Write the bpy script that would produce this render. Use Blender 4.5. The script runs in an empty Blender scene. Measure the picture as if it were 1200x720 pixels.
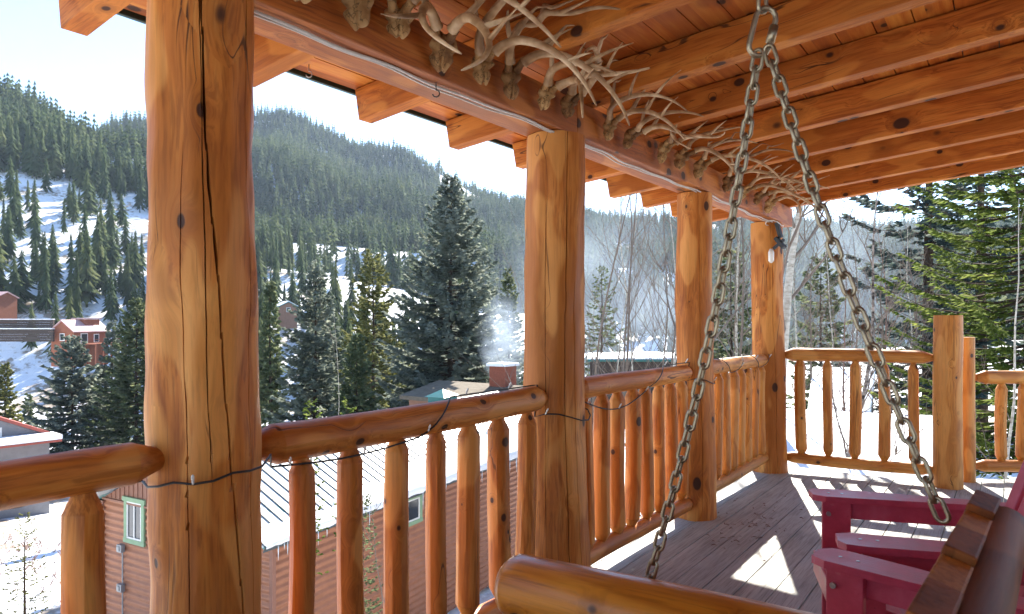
import bpy, math, random
import numpy as np
from mathutils import Vector, Matrix, noise
random.seed(7); RNG = np.random.default_rng(7)
SC = bpy.context.scene; COL = SC.collection
R_ = math.radians
# ------------------------------------------------------------------ camera frame (metres, Z up, Y along the railing)
YAW = R_(36.2); EYE = 1.30; F = 800.0; HZ = 375.0
FW = Vector((-math.sin(YAW), math.cos(YAW), 0)); RT = Vector((math.cos(YAW), math.sin(YAW), 0))
def at(px, py, d):
    """world point seen in direction (px, py) of the 1200x720 photograph, d metres along the view axis"""
    return FW*d + RT*((px-600)/F*d) + Vector((0, 0, EYE-(py-HZ)/F*d))
def ground_xy(px, d):
    p = at(px, HZ, d); return p.x, p.y
# ------------------------------------------------------------------ object helpers
def tag(o, label=None, cat=None, group=None, kind=None):
    if label: o['label'] = label
    if cat: o['category'] = cat
    if group: o['group'] = group
    if kind: o['kind'] = kind
    return o
def empty(name, loc, label=None, cat=None, group=None):
    o = bpy.data.objects.new(name, None); COL.objects.link(o)
    o.location = loc; o.empty_display_size = .1
    return tag(o, label, cat, group)
def link_mesh(name, me, mat, parent=None, M=None):
    o = bpy.data.objects.new(name, me); COL.objects.link(o)
    if mat is not None and len(me.materials) == 0: me.materials.append(mat)
    M = M or Matrix.Identity(4)
    if parent is not None:
        o.parent = parent
        o.matrix_local = world_of(parent).inverted() @ M
    else:
        o.matrix_local = M
    return o
def world_of(o):
    m = o.matrix_basis.copy()
    return (world_of(o.parent) @ m) if o.parent else m
class MB:
    def __init__(s): s.v = []; s.f = []
    def add(s, vs, fs):
        b = len(s.v); s.v.extend([tuple(v) for v in vs]); s.f.extend([tuple(i+b for i in f) for f in fs]); return s
    def box(s, cx, cy, cz, sx, sy, sz, M=None, bev=0.0):
        if bev <= 0:
            vs = [Vector((cx+i*sx/2, cy+j*sy/2, cz+k*sz/2)) for k in (-1, 1) for j in (-1, 1) for i in (-1, 1)]
            fs = [(0, 2, 3, 1), (4, 5, 7, 6), (0, 1, 5, 4), (2, 6, 7, 3), (0, 4, 6, 2), (1, 3, 7, 5)]
        else:
            import bmesh
            bm = bmesh.new(); bmesh.ops.create_cube(bm, size=1)
            for v in bm.verts: v.co = Vector((v.co.x*sx, v.co.y*sy, v.co.z*sz))
            bmesh.ops.bevel(bm, geom=bm.edges[:], offset=bev, segments=2, profile=.6, affect='EDGES')
            bm.verts.index_update()
            vs = [v.co+Vector((cx, cy, cz)) for v in bm.verts]; fs = [[v.index for v in f.verts] for f in bm.faces]; bm.free()
        if M is not None: vs = [M @ v for v in vs]
        return s.add(vs, fs)
    def bar(s, a, b, w, h, up=Vector((0, 0, 1)), bev=0.0):
        a = Vector(a); b = Vector(b); return s.box(0, 0, (b-a).length/2, w, h, (b-a).length, frame(a, b, up), bev)
    def tube(s, pts, rad, n=6, cap=True):
        pts = [Vector(p) for p in pts]; m = len(pts)
        if not hasattr(rad, '__len__'): rad = [rad]*m
        t0 = (pts[1]-pts[0]).normalized(); ref = Vector((0, 0, 1)) if abs(t0.z) < .9 else Vector((1, 0, 0))
        u = t0.cross(ref).normalized(); vs = []; fs = []
        for i, p in enumerate(pts):
            t = (pts[min(i+1, m-1)]-pts[max(i-1, 0)])
            if t.length < 1e-9: t = t0
            t = t.normalized(); u = (u-t*u.dot(t))
            if u.length < 1e-6: u = t.orthogonal()
            u.normalize(); w = t.cross(u)
            for k in range(n):
                a = 2*math.pi*k/n; vs.append(p+(u*math.cos(a)+w*math.sin(a))*rad[i])
        for i in range(m-1):
            for k in range(n):
                k2 = (k+1) % n; fs.append((i*n+k, i*n+k2, (i+1)*n+k2, (i+1)*n+k))
        if cap: fs.append(tuple(range(n-1, -1, -1))); fs.append(tuple((m-1)*n+k for k in range(n)))
        return s.add(vs, fs)
    def prism(s, poly, z0, z1, M=None):
        n = len(poly); vs = [Vector((x, y, z0)) for x, y in poly]+[Vector((x, y, z1)) for x, y in poly]
        fs = [tuple(range(n-1, -1, -1)), tuple(range(n, 2*n))]+[(i, (i+1) % n, (i+1) % n+n, i+n) for i in range(n)]
        if M is not None: vs = [M @ v for v in vs]
        return s.add(vs, fs)
    def mesh(s, name, smooth=False):
        me = bpy.data.meshes.new(name); me.from_pydata(s.v, [], s.f); me.update()
        if smooth: me.polygons.foreach_set('use_smooth', [True]*len(me.polygons))
        return me
    def build(s, name, mat, parent=None, M=None, smooth=False):
        return link_mesh(name, s.mesh(name, smooth), mat, parent, M)
def frame(a, b, up=Vector((0, 0, 1))):
    """matrix whose local Z runs a->b and whose local Y is as near `up` as it can be; origin a"""
    a = Vector(a); z = (Vector(b)-a).normalized(); up = Vector(up)
    if abs(z.dot(up)) > .98: up = Vector((0, 1, 0))
    x = up.cross(z).normalized(); y = z.cross(x)
    return Matrix((( x.x, y.x, z.x, a.x), (x.y, y.y, z.y, a.y), (x.z, y.z, z.z, a.z), (0, 0, 0, 1)))
def np_mesh(name, V, Fq):
    """V (n,3), Fq (m,3 or 4) numpy -> mesh"""
    me = bpy.data.meshes.new(name); k = Fq.shape[1]
    me.vertices.add(len(V)); me.vertices.foreach_set('co', np.asarray(V, np.float32).ravel())
    me.loops.add(Fq.size); me.loops.foreach_set('vertex_index', np.asarray(Fq, np.int32).ravel())
    me.polygons.add(len(Fq)); me.polygons.foreach_set('loop_start', np.arange(0, Fq.size, k, dtype=np.int32))
    me.update(calc_edges=True); me.validate(); return me
# ------------------------------------------------------------------ materials
class NT:
    def __init__(s, name):
        s.m = bpy.data.materials.new(name); s.m.use_nodes = True; s.t = s.m.node_tree; s.n = s.t.nodes; s.l = s.t.links
        s.b = s.n['Principled BSDF']; s.out = s.n['Material Output']
    def node(s, typ, **kw):
        nd = s.n.new(typ)
        for k, v in kw.items():
            if k in nd.inputs: s.set(nd.inputs[k], v)
            else: setattr(nd, k, v)
        return nd
    def set(s, inp, v):
        if isinstance(v, bpy.types.NodeSocket): s.l.new(v, inp)
        else: inp.default_value = v
    def mul(s, vec, sc):
        nd = s.n.new('ShaderNodeVectorMath'); nd.operation = 'MULTIPLY'; s.set(nd.inputs[0], vec); nd.inputs[1].default_value = sc; return nd.outputs[0]
    def vadd(s, a, b):
        nd = s.n.new('ShaderNodeVectorMath'); nd.operation = 'ADD'; s.set(nd.inputs[0], a); s.set(nd.inputs[1], b); return nd.outputs[0]
    def math(s, op, a, b=0.0, clamp=False):
        nd = s.n.new('ShaderNodeMath'); nd.operation = op; nd.use_clamp = clamp; s.set(nd.inputs[0], a); s.set(nd.inputs[1], b); return nd.outputs[0]
    def noise(s, vec, scale, detail=3, rough=.55, dist=0):
        nd = s.n.new('ShaderNodeTexNoise'); s.set(nd.inputs['Vector'], vec); nd.inputs['Scale'].default_value = scale
        nd.inputs['Detail'].default_value = detail; nd.inputs['Roughness'].default_value = rough; nd.inputs['Distortion'].default_value = dist; return nd.outputs['Fac']
    def voro(s, vec, scale, feat='F1', rnd=1.0):
        nd = s.n.new('ShaderNodeTexVoronoi'); nd.feature = feat; s.set(nd.inputs['Vector'], vec); nd.inputs['Scale'].default_value = scale
        nd.inputs['Randomness'].default_value = rnd; return nd
    def ramp(s, fac, stops):
        nd = s.n.new('ShaderNodeValToRGB'); s.set(nd.inputs[0], fac); e = nd.color_ramp.elements
        while len(e) < len(stops): e.new(.5)
        for el, (p, c) in zip(e, stops): el.position = p; el.color = (*c, 1) if len(c) == 3 else c
        return nd.outputs['Color']
    def step(s, fac, lo, hi):
        nd = s.n.new('ShaderNodeMapRange'); nd.interpolation_type = 'SMOOTHSTEP'; s.set(nd.inputs['Value'], fac)
        nd.inputs['From Min'].default_value = lo; nd.inputs['From Max'].default_value = hi; return nd.outputs['Result']
    def mix(s, fac, a, b, mode='MIX'):
        nd = s.n.new('ShaderNodeMix'); nd.data_type = 'RGBA'; nd.blend_type = mode; s.set(nd.inputs['Factor'], fac)
        for i, v in ((6, a), (7, b)):
            if isinstance(v, tuple): v = (*v, 1) if len(v) == 3 else v
            s.set(nd.inputs[i], v)
        return nd.outputs[2]
    def coord(s, which='Object'): return s.n.new('ShaderNodeTexCoord').outputs[which]
    def pos(s): return s.n.new('ShaderNodeNewGeometry').outputs['Position']
    def rnd(s): return s.n.new('ShaderNodeObjectInfo').outputs['Random']
    def bump(s, h, strength=.3, dist=.01):
        nd = s.n.new('ShaderNodeBump'); s.set(nd.inputs['Height'], h); nd.inputs['Strength'].default_value = strength; nd.inputs['Distance'].default_value = dist
        s.l.new(nd.outputs[0], s.b.inputs['Normal']); return nd
    def fin(s, col=None, rough=None, spec=None, metal=None):
        if col is not None: s.set(s.b.inputs['Base Color'], (*col, 1) if isinstance(col, tuple) else col)
        if rough is not None: s.set(s.b.inputs['Roughness'], rough)
        if spec is not None: s.b.inputs['Specular IOR Level'].default_value = spec
        if metal is not None: s.b.inputs['Metallic'].default_value = metal
        return s.m
def wood(name, dark, mid, light, knots=9.0, knot_r=(.07, .12), rough=.5, stain=.5, cracks=.8, spec=.35, knot_z=.75):
    m = NT(name); oc = m.coord(); off = m.math('MULTIPLY', m.rnd(), 40.0)
    cv = m.n.new('ShaderNodeCombineXYZ')
    for i in range(3): m.l.new(off, cv.inputs[i])
    p = m.vadd(oc, cv.outputs[0])
    wob = m.n.new('ShaderNodeTexNoise'); m.set(wob.inputs['Vector'], p); wob.inputs['Scale'].default_value = 2.2; wob.inputs['Detail'].default_value = 1
    pw = m.vadd(p, m.mul(wob.outputs['Color'], (.05, .05, .02)))
    kn = m.voro(m.mul(p, (1, 1, knot_z)), knots)
    sep = m.n.new('ShaderNodeSeparateColor'); m.l.new(kn.outputs['Color'], sep.inputs[0])
    kd = m.math('MULTIPLY', kn.outputs['Distance'], m.math('ADD', m.math('MULTIPLY', sep.outputs[0], 1.2), .65))
    # the grain flows round the knots
    kpush = m.math('MULTIPLY', m.step(kd, .45, .05), .035)
    cv2 = m.n.new('ShaderNodeCombineXYZ'); m.l.new(kpush, cv2.inputs[0]); m.l.new(kpush, cv2.inputs[1])
    pg = m.vadd(pw, cv2.outputs[0])
    g1 = m.noise(m.mul(pg, (1, 1, .07)), 34, 4, .6)
    g2 = m.noise(m.mul(pg, (1, 1, .05)), 110, 3, .6)
    broad = m.noise(m.mul(pw, (1, 1, .3)), 5, 3, .6)
    g = m.math('ADD', m.math('MULTIPLY', g1, .55), m.math('MULTIPLY', broad, .45))
    col = m.ramp(g, [(.32, dark), (.5, mid), (.68, light)])
    col = m.mix(m.math('MULTIPLY', m.step(g2, .54, .36), .55), col, tuple(c*.6 for c in dark))
    col = m.mix(m.math('MULTIPLY', m.rnd(), .38), col, tuple(c*.55 for c in mid)); t2 = m.noise(m.mul(p, (1, 1, .6)), 1.7, 2)
    col = m.mix(m.math('MULTIPLY', m.step(t2, .42, .66), min(1, stain*1.35)), col, tuple(c*.62 for c in mid))
    # pale inner wood where the drawknife went deeper
    t3 = m.noise(m.mul(pw, (1, 1, .35)), 7.5, 1)
    col = m.mix(m.math('MULTIPLY', m.step(t3, .535, .60), .45), col, light)
    cr = m.math('ABSOLUTE', m.math('SUBTRACT', m.noise(m.mul(pg, (1, 1, .035)), 9, 2, .5), .5))
    crm = m.math('MULTIPLY', m.step(cr, .006, .0015), cracks)
    crg = m.noise(m.mul(p, (1, 1, .5)), 4, 1); crm = m.math('MULTIPLY', crm, m.step(crg, .48, .6))
    col = m.mix(crm, col, (.03, .012, .006))
    halo = m.step(kd, knot_r[1]*2.1, knot_r[1]*.9)
    col = m.mix(m.math('MULTIPLY', halo, .5), col, tuple(c*.5 for c in mid))
    kk = m.step(kd, knot_r[1], knot_r[0])
    col = m.mix(m.math('MULTIPLY', kk, .93), col, (.035, .013, .008))
    h = m.math('ADD', m.math('MULTIPLY', g1, .5), m.math('SUBTRACT', m.math('MULTIPLY', g2, .25), m.math('MULTIPLY', crm, 1.0)))
    h = m.math('SUBTRACT', h, m.math('MULTIPLY', kk, .4))
    m.bump(h, .35, .006)
    return m.fin(col, rough, spec)
MAT = {}
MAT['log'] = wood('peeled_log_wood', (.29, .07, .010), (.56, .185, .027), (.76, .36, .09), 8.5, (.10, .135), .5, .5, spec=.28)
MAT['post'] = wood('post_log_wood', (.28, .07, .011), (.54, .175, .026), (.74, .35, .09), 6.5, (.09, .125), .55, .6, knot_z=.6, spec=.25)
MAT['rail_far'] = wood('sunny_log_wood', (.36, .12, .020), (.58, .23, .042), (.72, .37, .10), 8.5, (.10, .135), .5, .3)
MAT['rafter'] = wood('sawn_rafter_wood', (.27, .06, .009), (.53, .16, .022), (.68, .27, .05), 6.5, (.12, .17), .6, .6, spec=.2)
MAT['beam'] = wood('sawn_beam_wood', (.20, .042, .007), (.40, .11, .015), (.58, .22, .045), 6, (.1, .14), .55, .6)
MAT['arm'] = wood('varnished_log_wood', (.34, .09, .007), (.54, .175, .012), (.66, .27, .03), 9, (.14, .18), .28, .35, .25, .5)
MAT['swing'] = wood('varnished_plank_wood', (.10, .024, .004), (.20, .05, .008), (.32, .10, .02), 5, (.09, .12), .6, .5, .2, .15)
MAT['swing_lit'] = wood('varnished_lit_wood', (.30, .10, .016), (.48, .18, .03), (.60, .27, .06), 5, (.09, .12), .6, .4, .2, .15)  # paler copy of the plank wood, sunlight put into its colour
def plank_ceiling():
    m = NT('ceiling_plank_wood'); p = m.pos()
    sx = m.n.new('ShaderNodeSeparateXYZ'); m.l.new(p, sx.inputs[0])
    idx = m.math('FLOOR', m.math('DIVIDE', sx.outputs[0], .145))
    wn = m.n.new('ShaderNodeTexWhiteNoise'); wn.noise_dimensions = '1D'; m.l.new(idx, wn.inputs['W'])
    cv = m.n.new('ShaderNodeCombineXYZ'); m.l.new(m.math('MULTIPLY', wn.outputs['Value'], 30), cv.inputs[1]); m.l.new(wn.outputs['Value'], cv.inputs[2])
    q = m.vadd(p, cv.outputs[0])
    g1 = m.noise(m.mul(q, (1, .08, 1)), 36, 4, .6); br = m.noise(m.mul(q, (1, .35, 1)), 4, 2)
    col = m.ramp(m.math('ADD', m.math('MULTIPLY', g1, .5), m.math('MULTIPLY', br, .5)), [(.32, (.24, .045, .007)), (.5, (.48, .125, .016)), (.7, (.68, .28, .05))])
    col = m.mix(m.math('MULTIPLY', wn.outputs['Value'], .55), col, (.22, .07, .025))
    kd = m.voro(m.mul(q, (1, .7, 1)), 6.0).outputs['Distance']
    col = m.mix(m.math('MULTIPLY', m.step(kd, .30, .12), .5), col, (.2, .06, .02))
    col = m.mix(m.step(kd, .13, .09), col, (.05, .016, .008))
    m.bump(g1, .25, .005)
    return m.fin(col, .55, .3)
MAT['ceiling'] = plank_ceiling()
def deck_mat():
    m = NT('weathered_deck_boards'); p = m.pos()
    sx = m.n.new('ShaderNodeSeparateXYZ'); m.l.new(p, sx.inputs[0])
    idx = m.math('FLOOR', m.math('DIVIDE', m.math('ADD', sx.outputs[0], 10.0), .15))
    wn = m.n.new('ShaderNodeTexWhiteNoise'); wn.noise_dimensions = '1D'; m.l.new(idx, wn.inputs['W'])
    cv = m.n.new('ShaderNodeCombineXYZ'); m.l.new(m.math('MULTIPLY', wn.outputs['Value'], 40), cv.inputs[1])
    q = m.vadd(p, cv.outputs[0])
    g1 = m.noise(m.mul(q, (1, .06, 1)), 46, 4, .65); g2 = m.noise(m.mul(q, (1, .03, 1)), 160, 2)
    br = m.noise(m.mul(q, (1, .5, 1)), 3.5, 4)
    col = m.ramp(m.math('ADD', m.math('MULTIPLY', g1, .5), m.math('MULTIPLY', br, .5)), [(.33, (.21, .22, .20)), (.5, (.35, .365, .34)), (.68, (.495, .51, .475))])
    col = m.mix(m.math('MULTIPLY', wn.outputs['Value'], .4), col, (.29, .275, .25))
    col = m.mix(m.math('MULTIPLY', m.step(g2, .5, .35), .35), col, (.09, .065, .045))
    sp = m.voro(q, 38).outputs['Distance']; col = m.mix(m.math('MULTIPLY', m.step(sp, .12, .06), .4), col, (.09, .055, .035))
    st = m.noise(p, 1.4, 4, .65); col = m.mix(m.math('MULTIPLY', m.step(st, .55, .72), .35), col, (.12, .085, .06))
    m.bump(m.math('ADD', g1, m.math('MULTIPLY', g2, .4)), .4, .004)
    return m.fin(col, .62, .3)
MAT['deck'] = deck_mat()
def snow_ground():
    m = NT('snowy_ground'); p = m.pos()
    n1 = m.noise(p, .055, 6, .62); n2 = m.noise(p, .55, 5, .65); n3 = m.noise(p, 4.0, 4, .7)
    sx = m.n.new('ShaderNodeSeparateXYZ'); m.l.new(p, sx.inputs[0])
    k = m.math('ADD', m.math('MULTIPLY', n1, .55), m.math('MULTIPLY', n2, .45))
    bare = m.step(k, .50, .58)
    dirt = m.ramp(m.math('ADD', m.math('MULTIPLY', n3, .6), m.math('MULTIPLY', n2, .4)), [(.3, (.10, .072, .045)), (.55, (.23, .165, .10)), (.75, (.34, .26, .16))])
    snow = m.ramp(n2, [(.3, (.74, .77, .82)), (.7, (.86, .87, .89))])
    col = m.mix(m.math('MULTIPLY', bare, .85), snow, dirt)
    m.bump(m.math('ADD', n2, m.math('MULTIPLY', n3, .3)), .9, .35)
    return m.fin(col, .75, .2)
MAT['ground'] = snow_ground()
def simple(name, col, rough=.6, spec=.3, metal=0.0, var=.25, scale=6.0, bump=0.0):
    m = NT(name); n = m.noise(m.coord(), scale, 4, .6)
    c = m.mix(m.math('MULTIPLY', m.step(n, .35, .7), var), tuple(col), tuple(x*.5 for x in col))
    if bump: m.bump(m.noise(m.coord(), scale*6, 3), bump, .004)
    return m.fin(c, rough, spec, metal)
MAT['pale_log'] = simple('pale_log_wall', (.66, .45, .26), .6, .3)
MAT['snow'] = simple('snow_cover', (.83, .85, .88), .7, .2, 0, .08, 2.0, .4)
MAT['red_paint'] = simple('berry_red_paint', (.46, .045, .07), .36, .45, 0, .18, 9, .15)
def red_paint():
    m = NT('berry_red_paint'); p = m.coord(); n = m.noise(p, 7, 5, .65); g = m.noise(m.mul(p, (.25, 1, 1)), 120, 3, .6); w_ = m.noise(p, 38, 4, .7)
    col = m.ramp(n, [(.3, (.38, .035, .062)), (.55, (.52, .058, .098)), (.75, (.58, .11, .16))])
    col = m.mix(m.math('MULTIPLY', m.step(w_, .66, .74), .4), col, (.52, .20, .20)); col = m.mix(m.math('MULTIPLY', m.step(w_, .33, .28), .5), col, (.16, .015, .02))
    m.bump(m.math('ADD', g, m.math('MULTIPLY', n, .5)), .35, .002); return m.fin(col, m.math('ADD', m.math('MULTIPLY', n, .35), .22), .5)
MAT['red_paint'] = red_paint()
MAT['chain'] = simple('galvanised_chain_metal', (.36, .30, .20), .38, .5, .92, .45, 60, .2)
MAT['steel'] = simple('plain_steel', (.5, .5, .48), .35, .5, .9, .3, 40)
MAT['black'] = simple('black_plastic', (.018, .018, .018), .5, .4)
MAT['bone'] = simple('old_bone', (.60, .41, .20), .75, .2, 0, .6, 30, .5)
MAT['bone_dark'] = simple('brown_hide_bone', (.40, .22, .09), .8, .2, 0, .6, 30, .5)
def bone_mat(name, a, b, c):
    m = NT(name); p = m.coord(); n = m.noise(p, 26, 5, .65); n2 = m.noise(p, 9, 2)
    col = m.ramp(m.math('ADD', m.math('MULTIPLY', n, .6), m.math('MULTIPLY', n2, .4)), [(.36, a), (.5, b), (.64, c)])
    col = m.mix(m.math('MULTIPLY', m.rnd(), .55), col, a)
    sut = m.math('ABSOLUTE', m.math('SUBTRACT', m.noise(p, 14, 3, .7), .5)); col = m.mix(m.math('MULTIPLY', m.step(sut, .02, .004), .7), col, (.06, .035, .015))
    m.bump(n, .7, .004); return m.fin(col, .75, .2)
MAT['bone'] = bone_mat('old_bone', (.19, .09, .03), (.40, .235, .095), (.56, .38, .18))
MAT['bone_dark'] = bone_mat('brown_hide_bone', (.09, .04, .015), (.25, .125, .048), (.42, .25, .10))
def antler_mat():
    m = NT('antler_horn'); g = m.noise(m.coord(), 10, 3, .6)
    col = m.ramp(g, [(.34, (.19, .10, .042)), (.5, (.37, .225, .11)), (.68, (.62, .46, .28))])
    m.bump(m.noise(m.coord(), 60, 3), .15, .002); return m.fin(col, .5, .35)
MAT['antler'] = antler_mat()
MAT['cable'] = simple('pale_cable_plastic', (.55, .53, .50), .4, .4, 0, .3, 30)
MAT['drip'] = simple('green_metal_edge', (.035, .06, .05), .5, .4, .3)
MAT['bulb'] = simple('clear_glass_bulb', (.75, .75, .7), .15, .6)
MAT['bark_dark'] = simple('dark_conifer_bark', (.065, .045, .032), .9, .1, 0, .6, 12, .6)
MAT['bark_grey'] = simple('grey_twig_bark', (.19, .15, .12), .85, .15, 0, .55, 14, .4)
MAT['bark_red'] = simple('reddish_twig_bark', (.24, .15, .12), .85, .15, 0, .5, 14, .4)
def aspen():
    m = NT('pale_aspen_bark'); p = m.coord()
    n = m.noise(m.mul(p, (1, 1, 2.6)), 9, 4, .6); v = m.voro(m.mul(p, (1, 1, 2.2)), 5).outputs['Distance']
    col = m.ramp(n, [(.35, (.30, .27, .21)), (.6, (.52, .48, .40))])
    col = m.mix(m.step(v, .2, .1), col, (.05, .04, .035)); return m.fin(col, .8, .2)
MAT['bark_pale'] = aspen()
def birchdark():
    m = NT('mottled_dark_bark'); p = m.coord()
    n = m.noise(m.mul(p, (1, 1, 1.4)), 9, 4, .7)
    col = m.ramp(n, [(.42, (.035, .03, .028)), (.58, (.28, .25, .22))]); return m.fin(col, .85, .15)
MAT['bark_mottled'] = birchdark()
def foliage(name, a, b, tip, trans=.25, scale=1.6, objvar=.0):
    m = NT(name); p = m.pos(); n = m.noise(p, scale, 3, .6)
    col = m.ramp(n, [(.34, a), (.52, b), (.7, tip)])
    if objvar:
        col = m.mix(m.math('MULTIPLY', m.rnd(), objvar), col, tuple(x*.45 for x in a))
    m.fin(col, .9, .06)
    tr = m.n.new('ShaderNodeBsdfTranslucent'); m.l.new(col, tr.inputs[0])
    mx = m.n.new('ShaderNodeMixShader'); mx.inputs[0].default_value = trans
    m.l.new(m.b.outputs[0], mx.inputs[1]); m.l.new(tr.outputs[0], mx.inputs[2]); m.l.new(mx.outputs[0], m.out.inputs[0]); return m.m
MAT['spruce_blue'] = foliage('blue_spruce_needles', (.085, .105, .08), (.18, .21, .165), (.32, .345, .275), .42, .8)
MAT['spruce_green'] = foliage('green_spruce_needles', (.06, .08, .036), (.125, .155, .075), (.22, .24, .12), .4, 1.2)
MAT['spruce_olive'] = foliage('olive_spruce_needles', (.075, .08, .024), (.14, .145, .045), (.21, .21, .075), .4, 1.2)
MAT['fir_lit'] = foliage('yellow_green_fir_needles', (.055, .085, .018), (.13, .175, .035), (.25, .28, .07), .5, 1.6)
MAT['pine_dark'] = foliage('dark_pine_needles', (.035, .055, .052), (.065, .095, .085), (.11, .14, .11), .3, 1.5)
MAT['far_tree'] = foliage('hill_conifer_needles', (.04, .062, .026), (.08, .106, .044), (.14, .155, .062), .38, .09, .35)
MAT['far_forest'] = foliage('hill_forest_needles', (.034, .058, .028), (.066, .096, .042), (.115, .135, .056), .38, .06)
MAT['siding'] = simple('rusty_brown_siding', (.36, .155, .085), .55, .35, .15, .3, 3.5, .1)
MAT['siding_v'] = simple('brown_panel_siding', (.26, .12, .08), .6, .3, 0, .25, 3.5)
MAT['green_trim'] = simple('sage_green_paint', (.22, .34, .20), .55, .35)
MAT['white_trim'] = simple('white_frame_paint', (.72, .70, .66), .5, .35, 0, .15)
def glass_dark():
    m = NT('window_glass'); return m.fin((.03, .035, .04), .06, .6)
MAT['glass'] = glass_dark()
def frosted_roof():
    m = NT('frosted_metal_roof'); p = m.coord(); n = m.noise(m.mul(p, (1, 1, 1)), .9, 4, .6)
    sx = m.n.new('ShaderNodeSeparateXYZ'); m.l.new(p, sx.inputs[0])
    edge = m.step(sx.outputs[1], 2.2, .2)
    bare = m.math('MULTIPLY', m.step(n, .52, .56), edge)
    col = m.mix(bare, (.50, .535, .535), (.03, .22, .20)); return m.fin(col, .4, .4)
MAT['frost_roof'] = frosted_roof()
MAT['seam'] = simple('dark_roof_seam', (.055, .07, .075), .5, .4, .2)
MAT['teal'] = simple('teal_painted_metal', (.02, .15, .14), .45, .4)
MAT['grey_wall'] = simple('grey_board_wall', (.19, .19, .20), .7, .2, 0, .3, 2)
MAT['red_roof'] = simple('red_metal_roof', (.30, .07, .05), .5, .35, 0, .3, 2)
MAT['cabin_red'] = simple('red_brown_cabin_wall', (.25, .085, .045), .7, .2, 0, .3, 2)
MAT['frost_red'] = simple('frosted_red_roof', (.52, .33, .32), .55, .3, 0, .5, .5)
MAT['cabin_tan'] = simple('tan_cabin_wall', (.33, .17, .11), .7, .2, 0, .3, 2)
MAT['timber_wall'] = simple('dark_retaining_timber', (.06, .045, .038), .8, .2, 0, .5, 2)
MAT['brick'] = simple('red_brown_chimney', (.28, .085, .05), .75, .2, 0, .4, 8)
MAT['mossy'] = simple('weathered_shingles', (.17, .14, .105), .85, .15, 0, .5, 4)
MAT['grey_box'] = simple('grey_meter_metal', (.30, .31, .32), .5, .4, .4)
MAT['ice'] = simple('icicle_ice', (.75, .8, .85), .1, .6)
MAT['stool'] = wood('orange_stool_wood', (.40, .15, .03), (.55, .25, .06), (.65, .35, .12), 6, (.1, .13), .5, .2)
# ------------------------------------------------------------------ logs
def log_mesh(name, L, r0, r1, n=24, seed=0, cone0=0.0, cone1=0.0, tip=.45, lump=.05, flats=.5, bend=.0, crack=None, flare=0.0, step=.035, round_end=0.0):
    rs = random.Random(seed); ph = rs.random()*6.28; kf = rs.choice((7, 8, 9)); of = rs.random()*50
    zs = [0.0]; m = max(8, int(L/step)); zs = [L*i/m for i in range(m+1)]
    for c, base in ((cone0, 0.0), (cone1, L)):
        if c: zs += [abs(base-c), abs(base-c*.97), abs(base-c*.5)]
    if round_end: zs += [round_end*k for k in (.02, .06, .12, .2, .35, .5, .7, .9)]+[L-round_end*k for k in (.02, .06, .12, .2, .35, .5, .7, .9)]
    zs = sorted(set(round(z, 5) for z in zs))
    ang = [2*math.pi*i/n for i in range(n)]
    crk = crack or []
    vs = []; nr = n+3*len(crk)
    for z in zs:
        t = z/L; r = r0+(r1-r0)*t
        if flare: r *= 1+flare*math.exp(-z/.25)
        if cone0 and z < cone0: r *= tip+(1-tip)*(z/cone0)
        if cone1 and z > L-cone1: r *= tip+(1-tip)*((L-z)/cone1)
        if round_end:
            e = min(z, L-z)/round_end
            if e < 1: r *= math.sqrt(max(0.0, 1-(1-e)**2))*.75+.25*min(1, e*6) if e > 0 else 0.35
        bx = bend*math.sin(t*math.pi*1.3+ph)+bend*.6*noise.noise((of, z*1.2, 3)); by = bend*math.cos(t*math.pi*1.1+ph*2)-bend*math.cos(ph*2)
        aa = [(a, 0) for a in ang]
        for (a0, slope, w, dep, z0, z1) in crk:
            if True:
                ac = a0+slope*z+.10*noise.noise((of+a0*7, z*1.6, 0))+.012*noise.noise((of, z*14, a0)); s = max(0.0, min(1, min((z-z0)/.15, (z1-z)/.15)))
                ww = w*(.35+.65*s)*(.6+.8*abs(noise.noise((of, z*5, 2))))/r
                aa += [((ac-ww) % (2*math.pi), 0), (ac % (2*math.pi), dep*s), ((ac+ww) % (2*math.pi), 0)]
        aa.sort()
        for a, dp in aa:
            fl = math.cos(math.pi/kf)/math.cos(((a+ph+.25*noise.noise((z*2, of, 0))) % (2*math.pi/kf))-math.pi/kf)
            rr = r*(1+flats*(fl-1+.03))
            ca, sa = math.cos(a), math.sin(a)
            rr *= 1+lump*noise.noise((ca*1.3+of, sa*1.3, z*2.3))+lump*.45*noise.noise((ca*2.7, sa*2.7+of, z*7))
            rr -= dp
            vs.append((bx+rr*ca, by+rr*sa, z))
    fs = []; k = nr
    for i in range(len(zs)-1):
        for j in range(k):
            j2 = (j+1) % k; fs.append((i*k+j, i*k+j2, (i+1)*k+j2, (i+1)*k+j))
    fs.append(tuple(range(k-1, -1, -1))); fs.append(tuple((len(zs)-1)*k+j for j in range(k)))
    me = bpy.data.meshes.new(name); me.from_pydata(vs, [], fs); me.update()
    me.polygons.foreach_set('use_smooth', [True]*(len(fs)-2)+[False]*2); me.set_sharp_from_angle(angle=R_(27))
    return me
def log(name, A, B, r0, r1, mat, parent=None, **kw):
    A = Vector(A); B = Vector(B)
    return link_mesh(name, log_mesh(name, (B-A).length, r0, r1, **kw), mat, parent, frame(A, B))
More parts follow.
